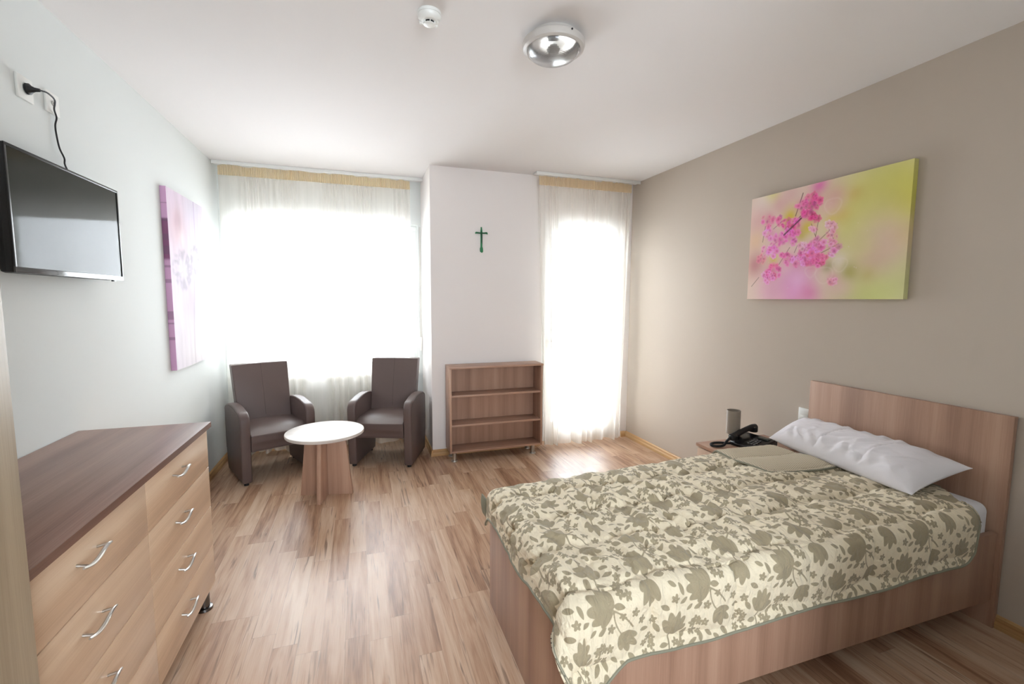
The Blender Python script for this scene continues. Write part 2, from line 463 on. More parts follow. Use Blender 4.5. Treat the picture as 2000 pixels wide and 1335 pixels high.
# ------------------------------------------------------------------ curtains
def curtain(name, label, x0, x1, y, ztop, zbot, nf, seed, x0b, x1b, track, hem_wave):
    root = thing(name, label, 'curtain', ((x0 + x1) / 2, y, 0))
    cx = (x0 + x1) / 2
    nu, nv = 420, 60
    u = np.linspace(0, 1, nu)[:, None]; v = np.linspace(0, 1, nv)[None, :]   # v: 0 top, 1 bottom
    rng = np.random.RandomState(seed)
    ph = 2 * PI * nf * (u + 0.035 * np.sin(2 * PI * 2.3 * u + seed) + 0.018 * np.sin(2 * PI * 5.1 * u + 1.3))
    amp = (0.008 + 0.030 * sstep(0.02, 0.7, v)) * (0.55 + 0.9 * vnoise(u * nf * .5, u * 0 + 3.3, seed))
    # small gathers near the header blend into wide folds
    g = np.sin(ph * 2.6 + 1.0) * 0.006 * (1 - sstep(0.05, 0.35, v))
    yy = amp * np.sin(ph) + g + 0.010 * (fbm(u * 9 + v * .4, v * 2.0, seed + 5, 3) - .5) * sstep(0, .6, v)
    e = v ** 1.3
    xx = (x0 + (x1 - x0) * u) * (1 - e) + (x0b + (x1b - x0b) * u) * e + 0.006 * np.cos(ph) * v
    zb = zbot + hem_wave * (0.5 + 0.5 * np.sin(ph * .5 + seed)) * (0.4 + 0.6 * vnoise(u * 6, u * 0, seed + 2))
    hh = .085
    zz = (ztop - hh) * (1 - v) + zb * v
    P = np.stack([xx - cx + 0 * v, yy + 0 * u, zz + 0 * u], -1)
    link_mesh('curtain_panel', grid_mesh('curtain_panel', P), M_sheer, root)
    # pencil pleat header
    nu = 900; u = np.linspace(0, 1, nu)[:, None]; v = np.linspace(0, 1, 8)[None, :]
    ph = 2 * PI * (x1 - x0) / 0.016 * (u + .002 * np.sin(u * 90))
    yy = 0.006 * np.sin(ph) * (0.7 + .6 * vnoise(u * 50, u * 0, seed)) - .002
    zz = ztop - .0 - hh * v + (0.007 * (vnoise(u * 40, u * 0 + 1, seed + 4) - .5)) * (1 - v) * 2
    P = np.stack([(x0 + (x1 - x0) * u) - cx + 0 * v, yy + 0 * v, zz + 0 * u], -1)
    link_mesh('curtain_header', grid_mesh('curtain_header', P), M_header, root)
    t = MB(); a, b = track
    t.box(a, b, y - .045, y + .045, H - .016, H, .003)
    t.box(a, b, y - .045, y - .038, H - .03, H - .012, .002)
    o = t.build('curtain_track', M_white); o['label'] = 'white ceiling track carrying the ' + ('wide window curtain' if x0 < 0 else 'narrow balcony door curtain'); o['category'] = 'curtain track'
    return root
curtain('sheer_curtain', 'wide cream sheer curtain hanging in front of the large window, behind the armchairs',
        -1.15, 0.49, 4.665, 2.622, 0.02, 15, 3, -1.17, 0.50, (XL + .01, PX + .0), 0.03)
curtain('sheer_curtain', 'narrow cream sheer curtain hanging over the glazed balcony door in the right corner',
        1.615, 2.615, 4.06, 2.622, 0.015, 9, 11, 1.685, 2.55, (1.575, XR - .004), 0.03)

# ------------------------------------------------------------------ roller shutter strap
t = thing('shutter_strap', 'thin grey roller shutter strap with white winder beside the window edge', 'shutter strap', (0.594, YW, 0))
MB().box(-.008, .008, -.022, -.018, 1.06, 2.2).build('strap', mat('grey_webbing', (205, 203, 198), 0.8), t)
MB().box(-.013, .013, -.03, -.001, .93, 1.07, .004).build('winder', M_white, t)

# ------------------------------------------------------------------ chest of drawers
def chest():
    y0, y1 = 1.146, 2.445; xf = -0.705
    root = thing('chest_of_drawers', 'low wooden chest of eight pale drawers under the television', 'chest of drawers', (XL + .27, (y0 + y1) / 2, 0))
    ox, oy = root.location.x, root.location.y
    def bx(x0, x1, a, b, z0, z1, bev=0.0): return MB().box(x0 - ox, x1 - ox, a - oy, b - oy, z0, z1, bev)
    bx(XL + .02, xf - .02, y0, y1, .095, .856, .001).build('carcass', M_wz, root)
    bx(XL + .004, -0.688, y0, y1 + .007, .857, .882, .0015).build('top', M_wy, root)
    bx(-0.6885, -0.6872, y0, y1 + .007, .8575, .8815).build('edge_banding', M_edge, root)
    zs = [.093, .281, .473, .667, .853]; ysplit = [y0 + .001, 1.795, y1]
    first = None
    for r in range(4):
        for c in range(2):
            a, b = ysplit[c] + .0015, ysplit[c + 1] - .0015
            z0, z1 = zs[r] + .0018, zs[r + 1] - .0018
            d = bx(xf - .018, xf, a, b, z0, z1, .0012).build('drawer', M_dr, root)
            yc = 1.443 if c == 0 else 2.072
            zc = (z0 + z1) / 2 + .022
            pts = []
            for i in range(15):
                q = i / 14 * 2 - 1
                # wavy bow: S shaped in height, bulging outward
                pts.append((xf + .024 + .006 * math.cos(q * PI / 2) - ox, yc + q * .068 - oy, zc + .0065 * math.sin(q * PI)))
            hb = MB().tube(pts, .0045, 8, radii=[.0032 + .0026 * math.cos(i_ / 14 * PI - PI / 2) for i_ in range(15)])
            for q in (-.8, .8):
                hb.tube([(xf - ox - .001, yc + q * .06 - oy, zc), (xf + .026 - ox, yc + q * .06 - oy, zc + .0065 * math.sin(q * .9 * PI))], .0042, 8)
            hb.build('handle', M_chrome, d)
    for yy in (y0 + .07, y1 - .07):
        for xx in (XL + .08, -.735):
            MB().lathe([(.022, .095), (.022, .014), (.032, .012), (.034, .006), (.034, 0.0)], xx - ox, yy - oy, 28).build('foot', mat('dark_chrome', (110, 108, 108), 0.25, metal=1), root)
chest()

# ------------------------------------------------------------------ wardrobe
def wardrobe():
    x0, x1, y0, y1, h = XL + .004, -0.653, 0.24, 1.141, 2.1
    root = thing('wardrobe', 'tall pale oak wardrobe at the left edge, beside the chest of drawers', 'wardrobe', ((x0 + x1) / 2, (y0 + y1) / 2, 0))
    ox, oy = root.location.x, root.location.y
    MB().box(x0 - ox, x1 - .02 - ox, y0 - oy, y1 - oy, .0, h, .001).build('body', M_ward, root)
    ym = (y0 + y1) / 2
    for a, b, s in ((y0, ym, -1), (ym, y1, 1)):
        d = MB().box(x1 - .019 - ox, x1 - ox, a + .0015 - oy, b - .0015 - oy, .06, h - .002, .0012).build('door', M_ward, root)
        yh = ym + s * .035 - oy
        MB().tube([(x1 - ox, yh, 1.0), (x1 + .028 - ox, yh, 1.01), (x1 + .03 - ox, yh, 1.07), (x1 + .028 - ox, yh, 1.13), (x1 - ox, yh, 1.14)], .005).build('handle', M_chrome, d)
wardrobe()

# ------------------------------------------------------------------ television
def tv():
    xs = -1.098; y0, y1, z0, z1 = 1.985, 2.722, 1.548, 1.975
    root = thing('television', 'flat black television mounted on the white left wall', 'television', (XL, (y0 + y1) / 2, z0))
    ox, oy, oz = XL, (y0 + y1) / 2, z0
    def bx(x0, x1, a, b, c, d, bev=0.0): return MB().box(x0 - ox, x1 - ox, a - oy, b - oy, c - oz, d - oz, bev)
    bx(xs - .022, xs - .002, y0, y1, z0, z1, .003).build('casing', M_black, root)
    bx(xs - .06, xs - .022, y0 + .03, y1 - .03, z0 + .0, z0 + .26, .012).build('rear_housing', M_blackm, root)
    bx(XL + .001, xs - .06, oy - .12, oy + .12, z0 + .10, z0 + .30, .004).build('wall_bracket', M_blackm, root)
    f = MB(); w = .010
    f.box(xs - .002 - ox, xs + .003 - ox, y0 - oy, y1 - oy, z1 - w - oz, z1 - oz, .001)
    f.box(xs - .002 - ox, xs + .003 - ox, y0 - oy, y0 + w - oy, z0 + .02 - oz, z1 - w - oz, .001)
    f.box(xs - .002 - ox, xs + .003 - ox, y1 - w - oy, y1 - oy, z0 + .02 - oz, z1 - w - oz, .001)
    f.build('bezel', M_black, root)
    bx(xs - .002, xs + .004, y0, y1, z0, z0 + .020, .0015).build('bottom_bezel', mat('glossy_grey_bezel', (92, 92, 92), 0.12, metal=.6), root, label='shiny grey lower bezel')
    sm = mat('screen_glass', (50, 52, 48), 0.045, spec=.12)
    bx(xs - .0015, xs, y0 + w, y1 - w, z0 + .019, z1 - w).build('screen', sm, root, smooth=False)
    bx(xs - .012, xs - .002, y1 - .085, y1 - .06, z0 - .006, z0 + .001, .001).build('sensor', M_black, root)
tv()

def plate(name, label, y, z, w, kind):
    root = thing(name, label, 'wall socket', (XL, y, z))
    MB().box(0, .009, -w / 2, w / 2, -w / 2, w / 2, .002).build('cover_plate', M_white, root)
    if kind == 'power':
        b = MB().lathe([(.021, 0), (.0215, .0105), (.0225, .011), (.0225, .0)], n=32)
        bmesh.ops.rotate(b.bm, verts=b.bm.verts, matrix=Matrix.Rotation(PI / 2, 3, 'Y'))
        b.build('socket_ring', M_white, root)
    else:
        for r, m_, d in ((.011, M_chrome, .013), (.006, M_blackm, .0135)):
            b = MB().lathe([(r, 0), (r, d)], n=24)
            bmesh.ops.rotate(b.bm, verts=b.bm.verts, matrix=Matrix.Rotation(PI / 2, 3, 'Y'))
            b.build('aerial_connector', m_, root)
plate('wall_socket', 'white wall socket holding a black plug, above the television', 2.298, 2.255, .086, 'power')
plate('aerial_socket', 'white wall plate with a round aerial connector, beside the plugged socket', 2.463, 2.264, .086, 'aerial')
t = thing('power_cord', 'thin black power cord running from its wall plug down behind the television', 'power cord', (XL, 2.30, 2.255))
b = MB().lathe([(.020, .0115), (.020, .020), (.013, .026), (.008, .036), (.006, .05), (.0045, .052)], n=28)
bmesh.ops.rotate(b.bm, verts=b.bm.verts, matrix=Matrix.Rotation(PI / 2, 3, 'Y'))
b.build('plug', M_blackm, t)
pts = catmull([(.05, 0, 0), (.058, .03, .004), (.05, .09, .0), (.022, .14, -.02), (.012, .172, -.043), (.010, .163, -.075), (.012, .160, -.11), (.014, .170, -.165), (.016, .194, -.20), (.016, .194, -.225), (.03, .188, -.26), (.045, .185, -.30)], 6)
MB().tube(pts, .0031, 8).build('cable', M_blackm, t)

# ------------------------------------------------------------------ paintings
def canvas(name, label, colfun, W_, H_, origin, udir, ndir, nu, nv, T=0.033):
    """printed canvas stretched over a frame; colfun(u,v)->(...,3) linear, u left to right, v top to bottom"""
    us = np.linspace(0, 1, nu); vs = np.linspace(0, 1, nv)
    # add wrapped sides: index -1 and +1 pushed back
    U = np.concatenate([[0], us, [1]]); V = np.concatenate([[0], vs, [1]])
    back_u = np.zeros(nu + 2); back_u[0] = back_u[-1] = 1
    back_v = np.zeros(nv + 2); back_v[0] = back_v[-1] = 1
    bk = np.maximum(back_u[:, None], back_v[None, :])
    o = np.array(origin); ud = np.array(udir); nd = np.array(ndir)
    UU, VV = np.meshgrid(U, V, indexing='ij')
    P = ud * (UU * W_)[..., None] + np.array([0, 0, -1.]) * (VV * H_)[..., None] + nd * (T * (1 - bk))[..., None]
    me = grid_mesh(name, P + nd * .001)
    col = np.clip(colfun(UU, VV), 0, 1)
    a = me.attributes.new('print', 'FLOAT_COLOR', 'POINT')
    c4 = np.ones(UU.shape + (4,), dtype=np.float32); c4[..., :3] = col
    a.data.foreach_set('color', c4.ravel())
    ob = link_mesh(name, me, attr_mat(name + '_print', 'print', 0.75), smooth=False, loc=tuple(o))
    tagp(ob, label, 'painting')
    bm = bmesh.new(); bm.from_mesh(me)
    bmesh.ops.holes_fill(bm, edges=[e for e in bm.edges if e.is_boundary], sides=0)
    bmesh.ops.recalc_face_normals(bm, faces=bm.faces); bm.to_mesh(me); bm.free()
    return ob

def srgb2lin(a):
    a = np.asarray(a) / 255.0
    return np.where(a <= 0.04045, a / 12.92, ((a + 0.055) / 1.055) ** 2.4)

def homog(src, dst):
    A = []; B = []
    for (x, y), (u, v) in zip(src, dst):
        A.append([x, y, 1, 0, 0, 0, -u * x, -u * y]); B.append(u)
        A.append([0, 0, 0, x, y, 1, -v * x, -v * y]); B.append(v)
    h = np.linalg.solve(np.array(A, float), np.array(B, float))
    return lambda x, y: ((h[0] * x + h[1] * y + h[2]) / (h[6] * x + h[7] * y + 1), (h[3] * x + h[4] * y + h[5]) / (h[6] * x + h[7] * y + 1))

def blossoms(U, V):
    hm = homog([(272, 435), (1490, 118), (1425, 1195), (243, 1197)], [(0, 0), (1, 0), (1, 1), (0, 1)])
    X = U * 1.41; Y = V                     # isotropic coordinates
    wx = X + .05 * (fbm(X * 4, Y * 4, 1) - .5); wy = Y + .05 * (fbm(X * 4, Y * 4, 9) - .5)
    img = np.ones(U.shape + (3,)) * srgb2lin((238, 215, 200))
    def blob(px, py, r, c, k=1.0, e=2.0):
        u, v = hm(px, py); x = u * 1.41
        d = np.hypot(wx - x, wy - v) / r
        w = (k * np.exp(-d ** e))[..., None]
        img[:] = img * (1 - w) + srgb2lin(c) * w
    for a in [(1300, 300, .42, (222, 222, 150), .9), (1380, 520, .34, (220, 215, 60), .95), (1150, 480, .26, (222, 214, 130), .8),
              (1060, 650, .20, (224, 222, 130), .8), (1250, 1080, .38, (218, 224, 150), .95), (1060, 1120, .2, (212, 218, 130), .7),
              (1260, 760, .22, (232, 200, 190), .95), (1100, 800, .15, (226, 218, 150), .6), (420, 400, .09, (226, 222, 110), .9),
              (350, 470, .13, (245, 232, 222), .8), (330, 600, .16, (232, 180, 180), .7), (300, 760, .1, (240, 205, 170), .8),
              (300, 930, .12, (200, 130, 135), .8), (560, 400, .1, (232, 190, 190), .7), (770, 330, .08, (235, 125, 190), .9),
              (560, 560, .085, (222, 200, 50), .95), (690, 640, .07, (222, 205, 60), .9), (440, 890, .06, (226, 214, 70), .9),
              (640, 700, .06, (206, 190, 70), .8), (1040, 390, .07, (216, 190, 110), .6), (940, 550, .08, (226, 200, 110), .7), (870, 580, .05, (230, 210, 70), .7),
              (860, 480, .10, (240, 200, 190), .8), (900, 400, .09, (225, 165, 170), .5), (600, 1090, .24, (238, 160, 215), .95),
              (620, 1050, .09, (248, 200, 235), .6), (420, 1130, .15, (236, 175, 205), .7), (720, 1150, .09, (232, 130, 190), .6),
              (860, 1010, .09, (236, 214, 196), .9), (930, 1100, .13, (232, 200, 190), .8), (940, 900, .07, (240, 226, 208), .9), (1190, 900, .12, (222, 190, 170), .6),
              (1020, 985, .07, (178, 170, 90), .7), (860, 940, .05, (160, 150, 80), .6), (1150, 1000, .06, (200, 185, 110), .5), (480, 480, .08, (226, 165, 175), .5),
              (1400, 700, .1, (226, 200, 150), .4), (700, 520, .05, (190, 140, 140), .4)]:
        blob(*a)
    img *= (0.97 + .08 * (fbm(X * 7, Y * 7, 21) - .5))[..., None]
    rng = random.Random(5)
    def seg(p, q, w0, c, k=0.9):
        (ux, uy), (vx, vy) = hm(*p), hm(*q); ax, bx_ = ux * 1.41, vx * 1.41
        dx, dy = bx_ - ax, vy - uy; t = np.clip(((X - ax) * dx + (Y - uy) * dy) / (dx * dx + dy * dy), 0, 1)
        d = np.hypot(X - ax - t * dx, Y - uy - t * dy)
        w = (k * np.clip((w0 - d) / .003 + .5, 0, 1))[..., None]
        img[:] = img * (1 - w) + srgb2lin(c) * w
    def flower(px, py, r, c, n=5, k=0.85):
        u, v = hm(px, py); x = u * 1.41; a0 = rng.random() * 6.28
        sq = .55 + .45 * rng.random(); ra = rng.random() * 3.14
        dx, dy = X - x, Y - v
        a_, b_ = dx * math.cos(ra) + dy * math.sin(ra), (-dx * math.sin(ra) + dy * math.cos(ra)) / sq
        rr = np.hypot(a_, b_); th = np.arctan2(b_, a_)
        edge = r * (.70 + .30 * np.abs(np.cos(n / 2 * (th + a0))))
        w = np.clip((edge - rr) / .004 + .5, 0, 1) * k
        sh = np.clip(rr / r, 0, 1)[..., None]
        cc = srgb2lin(c); cen = cc * np.array([.8, .45, .6])
        colr = cen * (1 - sh) + np.minimum(1, cc * 1.25 + .05) * sh
        img[:] = img * (1 - w[..., None]) + colr * w[..., None]
        w2 = (np.clip((r * .15 - rr) / .003 + .5, 0, 1) * .4)[..., None]
        img[:] = img * (1 - w2) + srgb2lin((170, 70, 100)) * w2
    br = (88, 62, 52)
    clusters = [(730, 450, 62, (214, 58, 138), 15), (690, 540, 48, (222, 66, 150), 10), (740, 570, 35, (205, 50, 120), 6), (650, 470, 45, (226, 90, 160), 9),
                (600, 640, 62, (226, 84, 162), 16), (540, 630, 45, (214, 62, 140), 9), (560, 720, 55, (228, 100, 176), 14), (470, 740, 62, (228, 108, 182), 14),
                (410, 700, 50, (230, 130, 190), 9), (400, 590, 50, (218, 96, 150), 9), (480, 600, 28, (222, 90, 160), 5), (390, 830, 40, (230, 140, 190), 7), (440, 830, 40, (230, 110, 180), 8),
                (430, 980, 62, (226, 84, 150), 16), (400, 1030, 45, (236, 130, 190), 9), (540, 880, 50, (230, 110, 170), 10), (620, 900, 58, (236, 120, 190), 13),
                (700, 850, 68, (232, 104, 180), 18), (760, 800, 56, (236, 110, 182), 14), (740, 900, 62, (226, 80, 150), 15), (800, 890, 42, (224, 80, 140), 8), (780, 760, 38, (236, 120, 180), 7),
                (740, 650, 26, (236, 150, 180), 4), (870, 640, 34, (240, 180, 190), 5), (880, 700, 42, (230, 150, 170), 7), (900, 790, 42, (236, 140, 180), 7),
                (890, 1040, 40, (226, 140, 170), 6), (350, 890, 34, (205, 120, 140), 5), (660, 790, 35, (240, 170, 200), 5), (880, 840, 24, (236, 140, 190), 3)]
    seg((655, 385), (600, 560), .004, br); seg((690, 530), (515, 705), .0085, (70, 50, 44)); seg((600, 600), (640, 560), .005, br)
    for s in [((500, 600), (435, 660)), ((460, 760), (385, 830)), ((375, 640), (355, 760)), ((780, 550), (750, 740)), ((750, 740), (640, 860)), ((915, 615), (770, 755)),
              ((930, 770), (800, 840)), ((690, 820), (600, 870)), ((560, 800), (480, 930)), ((330, 1030), (275, 1100)), ((620, 780), (595, 840)), ((720, 620), (755, 720)), ((850, 650), (900, 760))]:
        seg(s[0], s[1], .0032, (120, 84, 66), .8)
    for cx, cyy, rad, c, n in clusters:
        blob(cx, cyy, rad / 1050 * 1.15, c, .62)
    for cx, cyy, rad, c, n in clusters:
        for i in range(int(n * 1.5)):
            a = rng.random() * 6.28; rr = rad * math.sqrt(rng.random())
            f = .85 + .4 * rng.random()
            cc = tuple(min(255, v * f) for v in c)
            flower(cx + rr * math.cos(a), cyy + rr * math.sin(a), .017 + .020 * rng.random(), tuple(v + (255 - v) * .22 * rng.random() for v in cc), 5, .45 + .4 * rng.random())
    seg((640, 580), (515, 705), .0075, (70, 50, 44), .8)
    for i in range(26):
        flower(300 + rng.random() * 900, 380 + rng.random() * 750, .003 + .003 * rng.random(), (250, 240, 235), 5, .5)
    # loose translucent petal outlines
    for (px, py, r) in [(820, 1010, .075), (940, 930, .06), (720, 985, .05), (880, 480, .07)]:
        u, v = hm(px, py); d = np.hypot(X - u * 1.41, (Y - v) * 1.1) - r + .006 * np.sin(3 * np.arctan2(Y - v, X - u * 1.41))
        w = (.18 * np.exp(-(d / .008) ** 2))[..., None]; img[:] = img * (1 - w) + srgb2lin((250, 235, 228)) * w
    return img
canvas('canvas_painting', 'pink cherry blossom canvas with yellow background on the taupe wall above the bed', blossoms, 1.0, .705,
       (XR, 2.592, 2.182), (0, -1, 0), (-1, 0, 0), 400, 285)

def lilac(U, V):
    X = U * .65; Y = V
    wx = X + .08 * (fbm(X * 5, Y * 5, 3) - .5); wy = Y + .08 * (fbm(X * 5, Y * 3, 8) - .5)
    img = np.ones(U.shape + (3,)) * srgb2lin((236, 226, 236))
    def blob(u, v, ru, rv, c, k):
        d = np.hypot((wx / .65 - u) / ru, (wy - v) / rv); w = (k * np.exp(-d ** 2.4))[..., None]
        img[:] = img * (1 - w) + srgb2lin(c) * w
    blob(.1, .1, .5, .25, (226, 206, 224), .9); blob(.3, .22, .3, .14, (230, 200, 206), .8); blob(.75, .12, .35, .2, (224, 216, 230), .8)
    blob(.25, .17, .1, .06, (205, 172, 184), .7); blob(.35, .27, .07, .05, (246, 226, 226), .8); blob(.5, .7, .5, .3, (230, 218, 236), .8)
    blob(.4, .5, .25, .16, (220, 206, 222), .6); blob(.8, .6, .3, .3, (232, 226, 226), .8); blob(.6, .85, .5, .2, (236, 230, 226), .8)
    blob(.55, .62, .2, .14, (208, 192, 214), .7); blob(.45, .8, .2, .1, (226, 212, 228), .6)
    # two-lobed grey winged flower
    for (u, v, ru, rv, n, s) in [(.32, .43, .28, .11, 13, 2), (.70, .37, .15, .10, 11, 5)]:
        a = np.arctan2((wy - v) / rv, (wx / .65 - u) / ru); d = np.hypot((wx / .65 - u) / ru, (wy - v) / rv)
        w = (.6 * sstep(1.1, .8, d) * (0.2 + .8 * sstep(.3, .7, fbm(np.abs(a) * n / 3, d * 3 + s, 77, 2))))[..., None]
        img[:] = img * (1 - w) + srgb2lin((170, 164, 176)) * w
        w = (.5 * sstep(.55, .3, d))[..., None]; img[:] = img * (1 - w) + srgb2lin((238, 232, 236)) * w
    st = np.exp(-(((U - .58 - .06 * np.sin(V * 5)) / .018) ** 2)) * sstep(.45, .5, V) * .55
    img[:] = img * (1 - st[..., None]) + srgb2lin((190, 178, 184)) * st[..., None]
    st = np.exp(-((U - .72) / .012) ** 2) * sstep(.45, .1, V) * .5
    img[:] = img * (1 - st[..., None]) + srgb2lin((172, 140, 190)) * st[..., None]
    img *= (0.80 + .16 * (fbm(X * 30, Y * 6, 31) - .4))[..., None]
    # left wrapped edge printed in purple
    e = np.zeros(U.shape); e[0, :] = 1; e[1, :] = 1
    p = srgb2lin((214, 170, 206)) * np.ones(U.shape + (3,))
    dk = (sstep(.16, .18, V) * sstep(.40, .38, V))[..., None]
    p = p * (1 - dk) + srgb2lin((140, 92, 126)) * dk
    dk = ((fbm(V * 40, V * 0, 4, 2) > .62) * .5)[..., None]; p = p * (1 - dk) + srgb2lin((120, 96, 120)) * dk
    img[:] = img * (1 - e[..., None]) + p * e[..., None]
    return img
canvas('canvas_painting', 'pale lilac flower canvas with purple edge on the left wall beside the window', lilac, .70, 1.19,
       (XL, 3.52, 2.178), (0, 1, 0), (1, 0, 0), 160, 240)

# ------------------------------------------------------------------ crucifix
def crucifix():
    root = thing('crucifix', 'small green metal crucifix on the white wall above the bookcase', 'crucifix', (1.083, YP, 2.04))
    M_g = mat('green_patina', (18, 118, 66), 0.45, noise=.25, nscale=120)
    c = MB()
    c.prism([(-.007, .075), (.007, .075), (.009, .05), (.010, -.04), (.008, -.085), (.014, -.10), (.016, -.13), (.006, -.142), (-.012, -.132), (-.015, -.105), (-.009, -.088), (-.008, -.04), (-.009, .05)], 'y', -.010, 0, .002)
    c.prism([(-.058, .030), (-.050, .033), (.05, .034), (.058, .029), (.060, .042), (.052, .050), (.018, .046), (0, .048), (-.018, .046), (-.052, .049), (-.060, .041)], 'y', -.0105, -.0005, .002)
    c.lathe([(.0, .0), (.001, .0)], 0, 0, 6)
    c.box(-.006, .006, -.009, 0, .075, .094, .002)
    c.build('cross', M_g, root)
    f = MB()
    f.tube([(-.045, -.014, .043), (-.02, -.016, .036), (0, -.017, .033), (.02, -.016, .036), (.045, -.014, .043)], .003, 8)
    f.tube([(0, -.018, .048), (0, -.0185, .035), (0, -.018, .01), (.002, -.018, -.02), (0, -.016, -.055)], .004, 8, radii=[.004, .0055, .0055, .0045, .003])
    f.lathe([(.001, .044), (.0045, .048), (.005, .053), (.001, .058)], 0, -.018, 10)
    f.build('figure', mat('dark_green_figure', (22, 66, 44), 0.4, metal=.3), root, label='darker small figure on the cross')
crucifix()

# ------------------------------------------------------------------ bookcase
def bookcase():
    x0, x1, y0, y1, z0, z1 = .732, 1.622, 3.93, 4.138, .082, .866
    ox, oy = (x0 + x1) / 2, (y0 + y1) / 2
    root = thing('bookcase', 'low empty wooden bookcase with three compartments on steel feet', 'bookcase', (ox, oy, 0))
    def bx(a, b, c, d, e, f, bev=.0012): return MB().box(a - ox, b - ox, c - oy, d - oy, e, f, bev)
    T = .018
    bx(x0, x0 + T, y0, y1, z0, z1 - T).build('side_panel', M_wz, root); bx(x1 - T, x1, y0, y1, z0, z1 - T).build('side_panel', M_wz, root)
    bx(x0, x1 + .006, y0 - .004, y1, z1 - T, z1).build('top', M_wx, root)
    bx(x0 + T, x1 - T, y0, y1 - .006, z0, z0 + T).build('shelf', M_wx, root)
    for z in (.328, .598): bx(x0 + T, x1 - T, y0 + .012, y1 - .006, z - T / 2, z + T / 2).build('shelf', M_wx, root)
    bx(x0 + T, x1 - T, y1 - .006, y1, z0, z1 - T, 0).build('back_panel', M_wz, root)
    for x in (x0 + .045, x1 - .085):
        for y in (y0 + .03, y1 - .03):
            MB().lathe([(.019, z0), (.019, .014), (.028, .010), (.030, .005), (.030, 0.0)], x - ox, y - oy, 28).build('foot', M_chrome, root)
bookcase()

# ------------------------------------------------------------------ armchairs
def armchair():
    root = thing('armchair', 'brown leatherette armchair standing left of the round table, nearest the white left wall', 'armchair', (-.752, 4.232, 0), math.radians(24.5), 'armchairs at the round table')
    W2 = .245; T = .072
    # arm profile in (y,z); front is -y
    arc = [(-.255 + .03 * (1 - math.cos(a)), .0) for a in ()]
    prof = [(-.255, .022), (-.262, .30), (-.266, .46)]
    for i in range(9):
        a = i / 8 * PI / 2
        prof.append((-.266 + .085 * (1 - math.cos(a)), .50 + .085 * math.sin(a)))
    prof += [(-.08, .602), (.02, .608), (.12, .602), (.20, .588), (.262, .56), (.268, .40), (.262, .20), (.235, .022)]
    for s in (-1, 1):
        a = MB().prism(prof, 'x', s * W2 - T / 2, s * W2 + T / 2, .014, 3).build('armrest', M_leather, root)
        # piping seams on both faces
        for f in (-1, 1):
            pts = [(s * W2 + f * (T / 2 - .012), p[0] * .94 + .0, (p[1] - .31) * .955 + .31) for p in prof]
            xs_ = s * W2 + f * (T / 2 + .0002)
            MB().tube([(xs_, p[1], p[2]) for p in pts[1:-1]], .0010, 6).build('seam', M_seam, a)
        for yy in (-.215, .20):
            MB().lathe([(.018, .024), (.018, 0.0)], s * W2, yy, 16).build('glide', M_blackm, a)
    # seat cushion block with crowned top
    hw = W2 - T / 2 - .001; nu, nv = 24, 24
    b = bmesh.new(); bmesh.ops.create_cube(b, size=1)
    for v in b.verts: v.co = Vector((v.co.x * hw * 2, -.005 + v.co.y * .53, .345 + v.co.z * .17))
    for v in b.verts:
        if v.co.z < .3 and v.co.y < 0: v.co.z += .005; v.co.y += .012
        if v.co.z < .3 and v.co.y > 0: v.co.z -= .01
    bmesh.ops.subdivide_edges(b, edges=b.edges[:], cuts=9, use_grid_fill=True)
    for v in b.verts:
        nx = v.co.x / hw; ny = (v.co.y + .005) / .265
        if v.co.z > .40:
            v.co.z += .016 * (1 - nx * nx) * (1 - ny * ny) ** .7 if abs(ny) < 1 else 0
            if ny < -.6: v.co.z -= .035 * ((-ny - .6) / .4) ** 2
        if ny < -.97: v.co.y -= .014 * (1 - nx * nx) * (1 - ((v.co.z - .345) / .09) ** 2 if abs(v.co.z - .345) < .09 else 0)
    m_ = MB(); m_.merge(b); s_ = m_.build('seat', M_leather, root)
    bv = s_.modifiers.new('b', 'BEVEL'); bv.width = .008; bv.segments = 3; bv.limit_method = 'ANGLE'; bv.angle_limit = .9
    MB().tube([(x, -.278 - .014 * (1 - (x / hw) ** 2) + .004 * 0, .285) for x in [hw * .93 * (i / 8 * 2 - 1) for i in range(9)]], .0010, 6).build('seam', M_seam, s_)
    # backrest, leaning, slightly wider at the top
    b = bmesh.new(); bmesh.ops.create_cube(b, size=1)
    bmesh.ops.subdivide_edges(b, edges=b.edges[:], cuts=9, use_grid_fill=True)
    for v in b.verts:
        q = v.co.z + .5; x, y = v.co.x, v.co.y
        hwid = .205 + .018 * q
        z = .395 + .51 * q
        yy = .165 + .105 * q + y * (.11 - .025 * q)
        if y < -.49: yy -= .012 * (1 - (2 * x) ** 2) * math.sin(PI * q) + .006 * abs(2 * x) ** 3 * 0
        v.co = Vector((x * 2 * hwid, yy, z - .004 * (2 * x) ** 2 * (q > .99)))
    m_ = MB(); m_.merge(b); k = m_.build('backrest', M_leather, root)
    bv = k.modifiers.new('b', 'BEVEL'); bv.width = .02; bv.segments = 4; bv.limit_method = 'ANGLE'; bv.angle_limit = .9
    MB().tube([(0, .165 + .105 * q - .5 * (.11 - .025 * q) - .012 * math.sin(PI * q) - .0003, .395 + .51 * q) for q in [i / 14 for i in range(2, 15)]], .0009, 6).build('seam', M_seam, k)
    MB().box(-.20, .20, .14, .235, .27, .44, .012).build('back_base', M_leather, root)
    return root
ch1 = armchair()
ch2 = dup(ch1, (.221, 4.241, 0), math.radians(-20.7))
ch2['label'] = 'brown leatherette armchair standing right of the round table, next to the bookcase wall'

